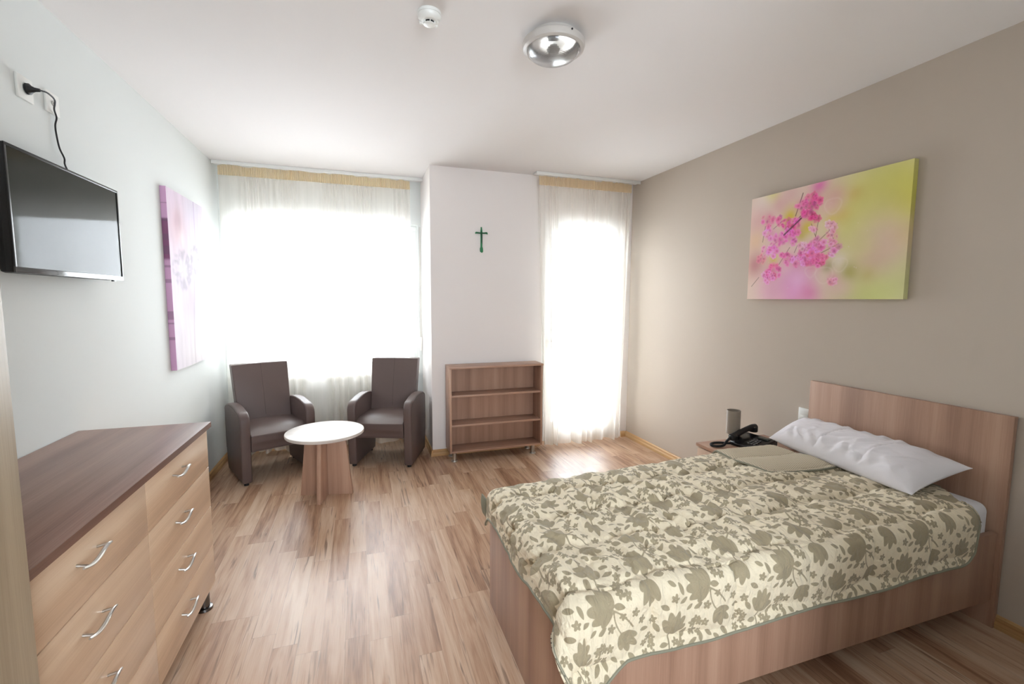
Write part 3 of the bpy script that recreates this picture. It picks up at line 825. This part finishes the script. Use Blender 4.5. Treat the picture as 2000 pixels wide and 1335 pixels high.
# ------------------------------------------------------------------ round table
t = thing('round_table', 'small round table with pale top and cross-shaped wooden base', 'table', (-.272, 3.57, 0), math.radians(-14))
MB().lathe([(.268, .466), (.274, .468), (.276, .478), (.274, .488), (.270, .490)], n=72).build('tabletop', M_table, t)
def taper(axis):
    b = MB(); lo, hi, th = .19, .142, .014
    b.prism([(-lo, 0), (lo, 0), (hi, .466), (-hi, .466)] , axis, -th, th, .001)
    return b
taper('y').build('base_panel', M_wz, t); 
bb_ = MB(); bb_.prism([(-.19, 0), (-.0145, 0), (-.0145, .466), (-.142, .466)], 'x', -.014, .014, .001)
bb_.prism([(.0145, 0), (.19, 0), (.142, .466), (.0145, .466)], 'x', -.014, .014, .001); bb_.build('base_panel', M_wz, t)

# ------------------------------------------------------------------ ceiling lamp and detector
t = thing('ceiling_lamp', 'round flush ceiling lamp with grey ring and clear ribbed glass', 'ceiling lamp', (.862, 2.005, H))
M_greyp = mat('pale_grey_plastic', (196, 190, 184), 0.4)
MB().lathe([(.112, 0), (.116, -.014), (.108, -.018)], n=56).build('base', M_greyp, t)
MB().lathe([(.100, -.018), (.130, -.019), (.140, -.026), (.142, -.040), (.138, -.054), (.128, -.060), (.121, -.058), (.119, -.045)], n=72, cap=False).build('ring', M_greyp, t)
MB().lathe([(.112, -.026), (.085, -.032), (.05, -.028), (.0, -.026)], n=48, cap=False).build('reflector', mat('silver_reflector', (205, 200, 195), 0.22, metal=1), t)
g, nt, b = new_mat('ribbed_glass')
b.inputs['Base Color'].default_value = (1, 1, 1, 1); b.inputs['Roughness'].default_value = .12; b.inputs['Transmission Weight'].default_value = .9; b.inputs['IOR'].default_value = 1.42
tc = nt.nodes.new('ShaderNodeTexCoord'); wv = nt.nodes.new('ShaderNodeTexWave'); wv.wave_type = 'RINGS'; wv.rings_direction = 'Z'; wv.inputs['Scale'].default_value = 40
bp = nt.nodes.new('ShaderNodeBump'); bp.inputs['Strength'].default_value = .10; bp.inputs['Distance'].default_value = .001
nt.links.new(tc.outputs['Object'], wv.inputs['Vector']); nt.links.new(wv.outputs['Fac'], bp.inputs['Height']); nt.links.new(bp.outputs['Normal'], b.inputs['Normal'])
pr = [(.1195 * math.cos(a), -.055 - .052 * math.sin(a)) for a in [i / 12 * PI / 2 for i in range(13)]]
pr2 = [(max(0.0001, r - .004), z + .004) for r, z in reversed(pr)]
MB().lathe(pr[:-1] + [(.0005, pr[-1][1])] + [(.0005, pr[-1][1] + .004)] + pr2[1:], n=72, cap=False).build('glass_dome', g, t)
bmb = MB().lathe([(.006, -.034), (.022, -.040), (.030, -.052), (.022, -.064), (.004, -.068)], n=28); bmb.build('bulb', mat('opal_bulb', (120, 116, 112), 0.5), t)
MB().tube([(.025, -.132, -.033), (.025, -.1425, -.033)], .004, 8).build('screw', M_blackm, t)

t = thing('smoke_detector', 'white round smoke detector on the ceiling, left of the lamp', 'smoke detector', (.302, 2.010, H))
MB().lathe([(.049, 0), (.050, -.010), (.049, -.012)], n=44).build('base', M_white, t)
MB().lathe([(.048, -.0125), (.047, -.022), (.036, -.034), (.030, -.036)], n=44).build('housing', M_white, t)
MB().lathe([(.021, -.035), (.021, -.044)], n=32).build('grille', M_blackm, t, label='dark slot between the vanes')
MB().lathe([(.023, -.044), (.024, -.047), (.018, -.050), (.008, -.051)], n=32).build('cap', M_white, t)
for i in range(6):
    v_ = MB()
    a = i * PI / 3
    v_.box(-.0015, .0015, .020, .026, -.046, -.034)
    bmesh.ops.rotate(v_.bm, verts=v_.bm.verts[:], matrix=Matrix.Rotation(a, 3, 'Z'))
    v_.build('vane', M_white, t)
for a in (.6, 2.6): MB().lathe([(.008, -.022), (.008, -.036), (.005, -.040)], .038 * math.cos(a), .038 * math.sin(a), 16).build('indicator', M_white, t)

# ------------------------------------------------------------------ bed frame
BY0, BY1, BX0 = 1.144, 2.005, 0.562
def bed():
    root = thing('bed_frame', 'wooden single bed frame with tall plain headboard', 'bed', (1.6, 1.58, 0))
    ox, oy = 1.6, 1.58
    def bx(a, b, c, d, e, f, bev=.0012): return MB().box(a - ox, b - ox, c - oy, d - oy, e, f, bev)
    bx(2.666, 2.691, 1.129, 2.069, 0, .970).build('headboard', M_wz, root)
    bx(BX0, BX0 + .025, BY0, BY1, .0, .4406).build('footboard', M_wz, root)
    bx(BX0 + .0255, 2.665, BY0, BY0 + .025, .126, .4406).build('side_panel', M_wzs, root)
    bx(BX0 + .0255, 2.665, BY1 - .025, BY1, .126, .4406).build('side_panel', M_wzs, root)
    bx(BX0 + .03, 2.66, BY0 + .03, BY1 - .03, .27, .30).build('mattress_base', M_wzs, root)
M_wzs = M_wz
bed()
# mattress with fitted sheet
def rounded_slab(x0, x1, y0, y1, z0, z1, r):
    return MB().box(x0, x1, y0, y1, z0, z1, r, 6)
mo = rounded_slab(BX0 + .032, 2.663, BY0 + .028, BY1 - .028, .302, .566, .04).build('mattress', M_linen, smooth=True)
tagp(mo, 'white sheeted mattress lying in the wooden bed frame', 'mattress')

# ------------------------------------------------------------------ bedspread
def pattern_sdf(S, Tt, TL=0.36):
    """floral motif distance field, negative inside"""
    D = np.full(S.shape, 1.0)
    def loc(cx, cy, ang):
        dx = (S - cx + TL / 2) % TL - TL / 2; dy = (Tt - cy + TL / 2) % TL - TL / 2
        c, s = math.cos(ang), math.sin(ang)
        return dx * c + dy * s, -dx * s + dy * c
    def ell(x, y, cx, cy, a, b, ang):
        c, s = math.cos(ang), math.sin(ang); X = x - cx; Y = y - cy
        xx, yy = X * c + Y * s, -X * s + Y * c
        return (np.hypot(xx / a, yy / b) - 1) * min(a, b)
    rng = random.Random(12)
    pts = []
    def place(n, rad, tries=500):
        out = []
        for _ in range(n):
            best = None; bd = -1e9
            for k in range(tries):
                p = (rng.random() * TL, rng.random() * TL)
                d = 1e9
                for q in pts:
                    ax = abs(p[0] - q[0]); ay = abs(p[1] - q[1]); ax = min(ax, TL - ax); ay = min(ay, TL - ay)
                    d = min(d, math.hypot(ax, ay) - q[2] - rad)
                if d > bd: bd = d; best = p
            if bd > -.006 or not pts:
                pts.append((best[0], best[1], rad)); out.append(best)
        return out
    big = [(.070, .060), (.250, .055), (.150, .180), (.325, .195), (.055, .300), (.235, .305)]
    for p in big: pts.append((p[0], p[1], .044))
    angs = [100, 205, -50, 70, 160, -110]
    for i, ((cx, cy), a) in enumerate(zip(big, angs)):
        a = math.radians(a); x, y = loc(cx, cy, a)
        sc = 1.1 + .12 * math.sin(i * 2.1)
        x = x / sc; y = y / sc
        d = np.full(S.shape, 1.0)
        kinds = ([(-50, .028), (-24, .034), (0, .037), (22, .035), (48, .029)], [(-62, .024), (-34, .031), (-8, .037), (14, .037), (38, .033), (64, .024)], [(-42, .026), (-16, .036), (10, .038), (36, .030)])[i % 3]
        for an, ln in kinds:
            r = math.radians(an)
            d = np.minimum(d, ell(x, y, -.036 + ln * math.cos(r), ln * math.sin(r) * 1.0, ln, .0128, r))
        d = np.minimum(d, ell(x, y, -.012, 0, .026, .021, 0)) * sc
        D = np.minimum(D, d)
        # stem curve from the base
        px, py = -.034, 0.0; bend = (-1) ** i
        n = 9; prev = (px, py)
        for k in range(1, n + 1):
            q = k / n; cur = (-.034 - .075 * q, bend * .028 * q * q)
            ex, ey = cur[0] - prev[0], cur[1] - prev[1]
            tt = np.clip(((x - prev[0]) * ex + (y - prev[1]) * ey) / (ex * ex + ey * ey), 0, 1)
            D = np.minimum(D, np.hypot(x - prev[0] - tt * ex, y - prev[1] - tt * ey) - .0024)
            prev = cur
    small = []
    for (cx, cy) in place(5, .034):
        m0 = rng.random() * 6.28
        for k in range(6):
            an = m0 + k * 1.15; rr = .010 + .0042 * k
            small.append((cx + rr * math.cos(an), cy + rr * 1.25 * math.sin(an)))
    small += place(8, .0135)
    for (cx, cy) in small:
        a = rng.random() * 6.28; x, y = loc(cx, cy, a); R0 = .0125 + .004 * rng.random()
        r = np.hypot(x, y); th = np.arctan2(y, x)
        pet = R0 * (.42 + .58 * np.abs(np.cos(2.5 * th)) ** .9)
        D = np.minimum(D, np.maximum((r - pet) * .7, .0018 - r))
    for (cx, cy) in place(24, .0115):
        a = rng.random() * 6.28; x, y = loc(cx, cy, a); Ln = .015 + .006 * rng.random()
        Rr = Ln * 1.35; off = math.sqrt(Rr * Rr - Ln * Ln)
        D = np.minimum(D, np.maximum(np.hypot(x, y - off), np.hypot(x, y + off)) - Rr)
    return D

def bedspread():
    x0, y0, zt, r = 0.549, 1.131, 0.580, 0.05
    nu, nv = 680, 410
    u = np.linspace(0, 1, nu)[:, None] + np.zeros((1, nv)); v = np.linspace(0, 1, nv)[None, :] + np.zeros((nu, 1))
    hangN = .253; hangF = .150; far_q = .13
    tn = -hangN + v * (hangN + .88 + far_q)
    # head end of the cloth as a function of t
    yw = y0 + r + tn
    xend = 2.575 - .210 * sstep(1.45, 1.74, yw)
    q = np.clip((-tn - .06) / (hangN - .06), 0, 1); xend = xend -   .10 * sstep(1.31, 1.15, yw) - .02 * q
    smax = xend - (x0 + r)
    smin = -hangF + .012 * np.sin(tn * 11) + .02 * sstep(.25, .0, tn)
    s = smin + u * (smax - smin)
    cr = .07
    dc = np.clip(cr - (s - smin), 0, cr); rnd = cr - np.sqrt(np.clip(cr * cr - dc * dc, 0, None))
    tmin = -hangN - .050 * sstep(.16, .02, s) + .006 * np.sin(s * 9) + rnd * 1.0
    dh = np.clip(.10 - (smax - s), 0, .1); tmin = tmin + (0.1 - np.sqrt(np.clip(.01 - dh * dh, 0, None))) * .5
    yfar = 1.985 + .095 * np.clip(s / 1.5, 0, 1)
    tf = (yfar - r) - (y0 + r)
    tmax = tf + far_q
    t = tmin + v * (tmax - tmin)
    def fold(q):
        q = np.maximum(q, 0); a = np.minimum(q / r, PI / 2)
        return r * np.sin(a), r * (1 - np.cos(a)) + np.maximum(0, q - r * PI / 2)
    X = x0 + r + s; Y = y0 + r + t; Z = np.full(X.shape, zt)
    ns = np.maximum(-s, 0); nn = np.maximum(-t, 0); nf = np.maximum(t - tf, 0)
    # near side
    side = (t < 0)
    qq = np.where(side, nn, nf); rho = np.hypot(ns, qq); phi = np.arctan2(qq, ns)
    h, d = fold(rho)
    s2 = np.sin(2 * phi) ** 2
    lean = .16 * np.where(s > 0, np.clip(1 - s / .22, 0, 1) ** 2, sstep(PI / 5, PI / 2, phi))
    flare = np.where(side, .40 * s2 + lean, .10 * s2) * np.maximum(0, rho - .03)
    hh = h + flare
    d = d - .22 * flare
    act = rho > 1e-9
    cX = np.where(s < 0, x0 + r, X)
    cY = np.where(side, y0 + r, np.where(t > tf, y0 + r + tf, Y))
    dx = -np.cos(phi); dy = np.where(side, -np.sin(phi), np.sin(phi))
    X = np.where(act, cX + dx * hh, X); Y = np.where(act, cY + dy * hh, Y); Z = np.where(act, zt - d, Z)
    P = np.stack([X, Y, Z], -1)
    # quilting + wrinkles along the normal
    du = np.gradient(P, axis=0); dv = np.gradient(P, axis=1)
    N = np.cross(du, dv); N /= np.linalg.norm(N, axis=-1, keepdims=True) + 1e-12
    qs = np.abs(np.sin(PI * (t + .012 * np.sin(s * 14)) / .225)); q2 = np.abs(np.sin(PI * (s + .1 + .01 * np.sin(t * 12)) / .335))
    dq = np.arcsin(np.clip(qs, 0, 1)) / PI * .225; dq2 = np.arcsin(np.clip(q2, 0, 1)) / PI * .335
    puff = -.025 * np.exp(-dq / .017) - .012 * np.exp(-dq2 / .014)
    wa = .35 + .65 * fbm(s * 2.2 + 5, t * 2.2, 41, 2)
    topm = sstep(-.05, .10, t) * .75 + .25
    footm = .45 + .9 * sstep(1.5, .3, s)
    ws = s + .05 * (fbm(s * 6, t * 6, 2, 3) - .5); wt = t + .05 * (fbm(s * 6 + 9, t * 6, 3, 3) - .5)
    rid = 1 - np.abs(2 * fbm(ws * 14, wt * 5, 13, 3) - 1) * 2
    near_st = np.exp(-(dq / .03) ** 2)
    wr = .030 * (fbm(ws * 21, wt * 13, 17, 3) - .5) + .016 * (rid - .5) + .030 * near_st * (fbm(ws * 42, t * 9, 19, 2) - .5)
    big = .012 * (fbm(ws * 5, wt * 4, 23, 2) - .5)
    # gentle hanging waves on the drop
    drop = sstep(.07, .22, rho) 
    wave = .010 * drop * (fbm(s * 5 + 3, t * 0, 29, 2) - .5) * 2 * side
    disp = puff + (wr * wa * topm * footm * 1.6 + big * footm)
    hem = np.minimum(np.minimum(t - tmin, s - smin), smax - s)
    fade = (.15 + .85 * sstep(.0, .07, hem)) * (1 - .75 * sstep(tf - .10, tf, t))
    disp = (np.maximum(disp, -.026) * fade) + .014
    disp = disp + np.maximum(wave, -.002) * .6
    P = P + N * disp[..., None]
    P[..., 2] = np.where(rho < .02, np.maximum(P[..., 2], .5765), P[..., 2])
    
    root = thing('bedspread', 'cream quilted bedspread with grey-brown flowers, spread over the mattress', 'bedspread', (1.6, 1.58, .57))
    O = np.array([1.6, 1.58, .57])
    me = grid_mesh('quilted_cover', P - O)
    D = pattern_sdf(s, t)
    a = me.attributes.new('motif', 'FLOAT', 'POINT'); a.data.foreach_set('value', D.astype(np.float32).ravel())
    m, nt, b = new_mat('floral_cotton')
    at = nt.nodes.new('ShaderNodeAttribute'); at.attribute_name = 'motif'
    mr = nt.nodes.new('ShaderNodeMapRange'); mr.inputs['From Min'].default_value = -.0006; mr.inputs['From Max'].default_value = .0006
    nt.links.new(at.outputs['Fac'], mr.inputs['Value'])
    mx = nt.nodes.new('ShaderNodeMix'); mx.data_type = 'RGBA'
    nt.links.new(mr.outputs[0], mx.inputs['Factor']); mx.inputs['A'].default_value = L4((168, 155, 128)); mx.inputs['B'].default_value = L4((236, 223, 196))
    nt.links.new(mx.outputs['Result'], b.inputs['Base Color']); b.inputs['Roughness'].default_value = .8; b.inputs['Specular IOR Level'].default_value = .2
    b.inputs['Sheen Weight'].default_value = .15
    tc = nt.nodes.new('ShaderNodeTexCoord'); prev = None
    for sc_, st_, dist_, rot in (((30, 14, 20), .8, .014, .3), ((66, 24, 40), .6, .005, -.5)):
        mp = nt.nodes.new('ShaderNodeMapping'); mp.inputs['Scale'].default_value = sc_; mp.inputs['Rotation'].default_value = (0, 0, rot)
        nz = nt.nodes.new('ShaderNodeTexNoise'); nz.inputs['Scale'].default_value = 1; nz.inputs['Detail'].default_value = 3; nz.inputs['Distortion'].default_value = 1.2
        nt.links.new(tc.outputs['Object'], mp.inputs['Vector']); nt.links.new(mp.outputs[0], nz.inputs['Vector'])
        bp = nt.nodes.new('ShaderNodeBump'); bp.inputs['Strength'].default_value = st_; bp.inputs['Distance'].default_value = dist_
        nt.links.new(nz.outputs['Fac'], bp.inputs['Height'])
        if prev is not None: nt.links.new(prev.outputs['Normal'], bp.inputs['Normal'])
        prev = bp
    nt.links.new(prev.outputs['Normal'], b.inputs['Normal'])
    o = link_mesh('quilted_cover', me, m, root)
    me.materials.append(M_dots)
    so = o.modifiers.new('thick', 'SOLIDIFY'); so.thickness = .009; so.offset = -1 if False else 1; so.offset = 1.0; so.material_offset = 1; so.use_rim = True
    # direction of the solidify: away from the visible face
    mid = N[nu // 2, nv // 2]; 
    if mid[2] > 0: so.offset = -1.0
    else: so.offset = 1.0
    # binding along near, foot and head edges
    st = 6
    path = [P[i, 0] for i in range(nu - 1, -1, -st)] + [P[0, j] for j in range(0, nv, st)]
    path2 = [P[nu - 1, j] for j in range(0, int(nv * .62), st)]
    M_bind = mat('grey_green_binding', (140, 138, 120), 0.75, bump=.2, nscale=300)
    MB().tube([Vector(p - O) for p in path], .005, 8).build('binding', M_bind, root)
    MB().tube([Vector(p - O) for p in path2], .005, 8).build('binding', M_bind, root)
    # corner folded back, showing the dotted lining
    n = 110
    uu = np.linspace(0, 1, n)[:, None] + np.zeros((1, n)); vv = np.linspace(0, 1, n)[None, :] + np.zeros((n, 1))
    # u: from the loose edge (foot side) to the fold; v: near -> far
    Tp, A, B, Cc = [np.array(p) for p in ((1.945, 1.690), (1.925, 2.105), (2.345, 2.085), (2.455, 1.640))]
    def rc(u_, v_, R=.16):
        # round the corners (0,0) and (1,1) of the unit square
        a, b = u_.copy(), v_.copy()
        return a, b
    sq_u = uu * 2 - 1; sq_v = vv * 2 - 1
    k = .16   # squircle amount
    du_ = sq_u * np.sqrt(1 - k * sq_v ** 2 * 1.0); dv_ = sq_v * np.sqrt(1 - k * sq_u ** 2)
    a_, b_ = (du_ + 1) / 2, (dv_ + 1) / 2
    a_ = a_[..., None]; b_ = b_[..., None]
    XY = (1 - a_) * (1 - b_) * Tp + (1 - a_) * b_ * A + a_ * b_ * B + a_ * (1 - b_) * Cc
    a1 = a_[..., 0]; b1 = b_[..., 0]
    zz = .592 + .010 * np.abs(np.sin(PI * (XY[..., 1] - 1.70 + .02 * np.sin(XY[..., 0] * 9)) / .20)) ** .5 + .004 * (fbm(XY[..., 0] * 22, XY[..., 1] * 16, 51) - .5)
    zz -= .030 * sstep(.90, 1.0, a1) + .040 * sstep(.86, 1.0, b1) 
    zz -= .006 * sstep(.06, .0, a1) + .006 * sstep(.06, .0, b1)
    Pf = np.concatenate([XY, zz[..., None]], -1) - O
    mf = grid_mesh('turned_corner', Pf)
    fo = link_mesh('turned_corner', mf, M_dots, root, label='turned-back corner showing the dotted khaki lining')
    so = fo.modifiers.new('thick', 'SOLIDIFY'); so.thickness = .008; so.offset = 0
    edge = [Pf[0, j] for j in range(n - 1, -1, -3)] + [Pf[i, 0] for i in range(0, n, 3)]
    MB().tube([Vector(p) for p in edge], .0055, 8).build('binding', M_bind, fo)
    # lining peeping out below the far foot corner
    n = 14; g = np.linspace(0, 1, n)
    UU, VV = np.meshgrid(g, g, indexing='ij')
    Pk = np.stack([.540 - .010 * UU - .006 * np.sin(VV * 3), 1.985 + .052 * (1 - VV * .45) * UU + .0, .525 - .085 * VV + .012 * UU], -1) - O
    po = link_mesh('turned_hem', grid_mesh('turned_hem', Pk), M_bind, root, label='grey-green turned hem under the far foot corner')
    so = po.modifiers.new('thick', 'SOLIDIFY'); so.thickness = .006

def dots_material():
    m, nt, b = new_mat('dotted_lining'); N = nt.nodes.new; Lk = nt.links.new
    tc = N('ShaderNodeTexCoord'); mp = N('ShaderNodeMapping'); mp.inputs['Scale'].default_value = (85, 85, 85); mp.inputs['Rotation'].default_value = (0, 0, .35)
    Lk(tc.outputs['Object'], mp.inputs['Vector'])
    fr = N('ShaderNodeVectorMath'); fr.operation = 'FRACTION'; Lk(mp.outputs[0], fr.inputs[0])
    sb = N('ShaderNodeVectorMath'); sb.operation = 'SUBTRACT'; Lk(fr.outputs[0], sb.inputs[0]); sb.inputs[1].default_value = (.5, .5, .5)
    mu = N('ShaderNodeVectorMath'); mu.operation = 'MULTIPLY'; Lk(sb.outputs[0], mu.inputs[0]); mu.inputs[1].default_value = (1, 1, 0)
    ln = N('ShaderNodeVectorMath'); ln.operation = 'LENGTH'; Lk(mu.outputs[0], ln.inputs[0])
    mr = N('ShaderNodeMapRange'); mr.inputs['From Min'].default_value = .13; mr.inputs['From Max'].default_value = .2; Lk(ln.outputs['Value'], mr.inputs['Value'])
    mx = N('ShaderNodeMix'); mx.data_type = 'RGBA'; Lk(mr.outputs[0], mx.inputs['Factor'])
    mx.inputs['A'].default_value = L4((70, 62, 52)); mx.inputs['B'].default_value = L4((208, 196, 172))
    Lk(mx.outputs['Result'], b.inputs['Base Color']); b.inputs['Roughness'].default_value = .85; b.inputs['Specular IOR Level'].default_value = .2
    return m
M_dots = dots_material()
bedspread()

# ------------------------------------------------------------------ pillow
def pillow():
    FL, FR, BR, BL = [np.array(p) for p in ((2.37, 2.085, .625), (2.315, 1.285, .605), (2.61, 1.225, .715), (2.62, 2.09, .715))]
    n = 120
    a = np.linspace(-1, 1, n)
    A, B = np.meshgrid(a, a, indexing='ij')     # A: front(-1) to back(1); B: far(-1) to near(1)
    def surf(side):
        # pincushion outline
        k = .10
        x = A * (1 - k * (1 - B ** 2) * .55); y = B * (1 - .05 * (1 - A ** 2))
        ua, ub = (x + 1)[..., None] / 2, (y + 1)[..., None] / 2
        base = (1 - ua) * ((1 - ub) * FL + ub * FR) + ua * ((1 - ub) * BL + ub * BR)
        nrm = np.cross(BL - FL, FR - FL); nrm = nrm / np.linalg.norm(nrm)
        if nrm[2] < 0: nrm = -nrm
        prof = (np.clip(1 - np.abs(A) ** 2.3, 0, 1) ** .55) * (np.clip(1 - np.abs(B) ** 4.2, 0, 1) ** .6)
        th = (.104 if side > 0 else .07) * prof
        # soft creases radiating from ends and along the length
        wr = .010 * (fbm(A * 1.2 + 2, B * 2.4 + A * 1.2, 61, 2) - .5) + .006 * (1 - np.abs(2 * fbm(A * 2 + B * .8, B * 6 - A * 2.5, 67, 2) - 1) * 2)
        edge = sstep(0, .25, 1 - np.maximum(np.abs(A), np.abs(B)))
        gath = .006 * np.sin(B * 30 + 5 * A + 6 * fbm(B * 4, A * 2, 71, 2)) * sstep(1, .7, np.abs(A)) * sstep(.2, .8, np.abs(A))
        th = th + (wr + gath) * edge * (1 if side > 0 else .5)
        crease = .005 * np.exp(-((B - .45 - .1 * A) / .015) ** 2) + .005 * np.exp(-((B + .15 - .12 * A) / .015) ** 2)
        th = th - crease * edge * (side > 0)
        P = base + nrm * (side * np.maximum(th, .0015))[..., None]
        if side < 0: P[..., 2] = np.maximum(P[..., 2], .594 + .0 * A)
        P[..., 0] = np.minimum(P[..., 0], 2.658)
        return P
    T_ = surf(1); Bt = surf(-1)
    Bt[..., 2] = np.minimum(Bt[..., 2], T_[..., 2] - .002)
    O = np.array([2.47, 1.66, .6])
    bm = bmesh.new()
    for P in (T_, Bt):
        vs = [[bm.verts.new(P[i, j] - O) for j in range(n)] for i in range(n)]
        for i in range(n - 1):
            for j in range(n - 1): bm.faces.new((vs[i][j], vs[i + 1][j], vs[i + 1][j + 1], vs[i][j + 1]))
        P_v = vs
        if P is T_: tv_ = vs
    ring = [(i, 0) for i in range(n)] + [(n - 1, j) for j in range(1, n)] + [(i, n - 1) for i in range(n - 2, -1, -1)] + [(0, j) for j in range(n - 2, 0, -1)]
    for k in range(len(ring)):
        p, q = ring[k], ring[(k + 1) % len(ring)]
        bm.faces.new((tv_[p[0]][p[1]], tv_[q[0]][q[1]], P_v[q[0]][q[1]], P_v[p[0]][p[1]]))
    bmesh.ops.recalc_face_normals(bm, faces=bm.faces)
    m_ = MB(); m_.bm.free(); m_.bm = bm
    o = m_.build('pillow', M_pil, loc=tuple(O))
    me = o.data; me.shade_smooth()
    tagp(o, 'plump white pillow leaning towards the headboard', 'pillow')
M_pil = mat('white_pillowcase', (236, 232, 236), 0.85, spec=.2, bump=.12, nscale=400)
pillow()

# ------------------------------------------------------------------ nightstand
t = thing('nightstand', 'low wooden nightstand between the bed and the wall, holding lamp and telephone', 'nightstand', (2.39, 2.255, 0))
MB().box(-.285, .30, -.150, .155, .502, .522, .0012).build('top', M_wx2 if 'M_wx2' in globals() else M_wx, t)
M_nsb = wood('pale_pink_oak', (206, 176, 152), (222, 194, 170), (234, 210, 188), 'z')
MB().box(-.265, .295, -.145, .140, .06, .501, .001).build('body', M_nsb, t)
d = MB().box(-.284, -.266, -.145, .140, .30, .495, .001).build('drawer', M_nsb, t)
MB().tube([(-.284, -.05, .40), (-.31, -.045, .40), (-.312, 0, .404), (-.31, .045, .40), (-.284, .05, .40)], .004, 8).build('handle', M_chrome, d)
dd = MB().box(-.284, -.266, -.145, .140, .065, .296, .001).build('door', M_nsb, t)
for x in (-.23, .26):
    for y in (-.11, .10): MB().lathe([(.019, .06), (.019, .012), (.027, .01), (.027, 0)], x, y, 20).build('foot', M_chrome, t)

# bedside lamp
t = thing('bedside_lamp', 'small bedside lamp with grey cylinder shade on the nightstand', 'lamp', (2.368, 2.366, .522))
MB().lathe([(.038, 0), (.038, .008), (.012, .012), (.010, .05), (.010, .075)], n=36).build('base', M_chrome, t)
ms, nt, b = new_mat('grey_lamp_shade')
b.inputs['Base Color'].default_value = L4((150, 140, 128)); b.inputs['Roughness'].default_value = .5; b.inputs['Transmission Weight'].default_value = 0.0
o = MB().lathe([(.043, .052), (.0435, .21), (.0415, .21), (.041, .052)], n=44, cap=False).build('lamp_shade', ms, t)
MB().lathe([(.012, .075), (.020, .10), (.022, .13), (.012, .155), (.002, .16)], n=20).build('bulb', M_white, t)

# telephone
t = thing('telephone', 'black corded desk telephone on the nightstand', 'telephone', (2.405, 2.222, .522), math.radians(-80))
t.scale = (1.06, 1.06, 1.06)
pb = MB(); pb.prism([(-.095, .0), (.085, .0), (.085, .052), (.06, .058), (-.085, .026), (-.095, .018)], 'x', -.100, .092, .004)
pb.build('body', M_black, t)
def keypad():
    k = MB()
    for i in range(3):
        for j in range(4):
            x = .005 + i * .019; y = -.065 + j * .019; z = .0295 + (y + .085) * .2207
            k.box(x - .0062, x + .0062, y - .005, y + .005, z - .002, z + .004, .0015)
    k.build('keypad', mat('dark_grey_keys', (120, 120, 122), 0.5), t, label='dark grey raised number keys')
keypad()
MB().box(.005, .075, .02, .05, .046, .060, .003).build('display', mat('lcd_grey', (60, 64, 60), .15), t)
hs = MB()
hs.tube(catmull([(-.075, -.108, .052), (-.076, -.085, .062), (-.078, -.03, .072), (-.078, .03, .084), (-.076, .085, .092), (-.075, .108, .086)], 6), .016, 14,
        radii=[.0165 + .008 * abs(i / 30 * 2 - 1) ** 3 for i in range(31)])
hs.lathe([(.024, .038), (.026, .044), (.026, .062), (.018, .070)], -.075, -.098, 20); hs.lathe([(.024, .062), (.026, .068), (.026, .090), (.018, .098)], -.075, .098, 20)
hs.build('handset', M_blackm, t)
cc = MB(); pts = []
base = catmull([(-.078, -.118, .055), (-.085, -.145, .03), (-.082, -.175, .012), (-.09, -.215, .009), (-.115, -.235, .009), (-.14, -.215, .009), (-.145, -.175, .009), (-.13, -.14, .009), (-.10, -.125, .012), (-.085, -.10, .012)], 10)
L_ = len(base)
for i in range(L_ * 7 - 7):
    k = i / 7; a = int(k); f = k - a
    p = base[a].lerp(base[min(a + 1, L_ - 1)], f); tdir = (base[min(a + 1, L_ - 1)] - base[a]).normalized()
    sd = tdir.cross(Vector((0, 0, 1))).normalized(); ud = sd.cross(tdir)
    an = i * 2 * PI / 8
    pts.append(p + sd * math.cos(an) * .006 + ud * math.sin(an) * .006)
cc.tube(pts, .0022, 5); cc.build('coiled_cord', M_blackm, t)

# white light switch beside the headboard
t = thing('light_switch', 'white light switch on the taupe wall, half hidden by the headboard', 'light switch', (XR, 2.112, .738))
MB().box(-.010, 0, -.042, .042, -.042, .042, .003).build('cover_plate', M_white, t)
MB().box(-.014, -.010, -.028, .028, .002, .026, .0015).build('rocker', M_white, t)
MB().box(-.014, -.010, -.028, .028, -.026, -.002, .0015).build('rocker', M_white, t)
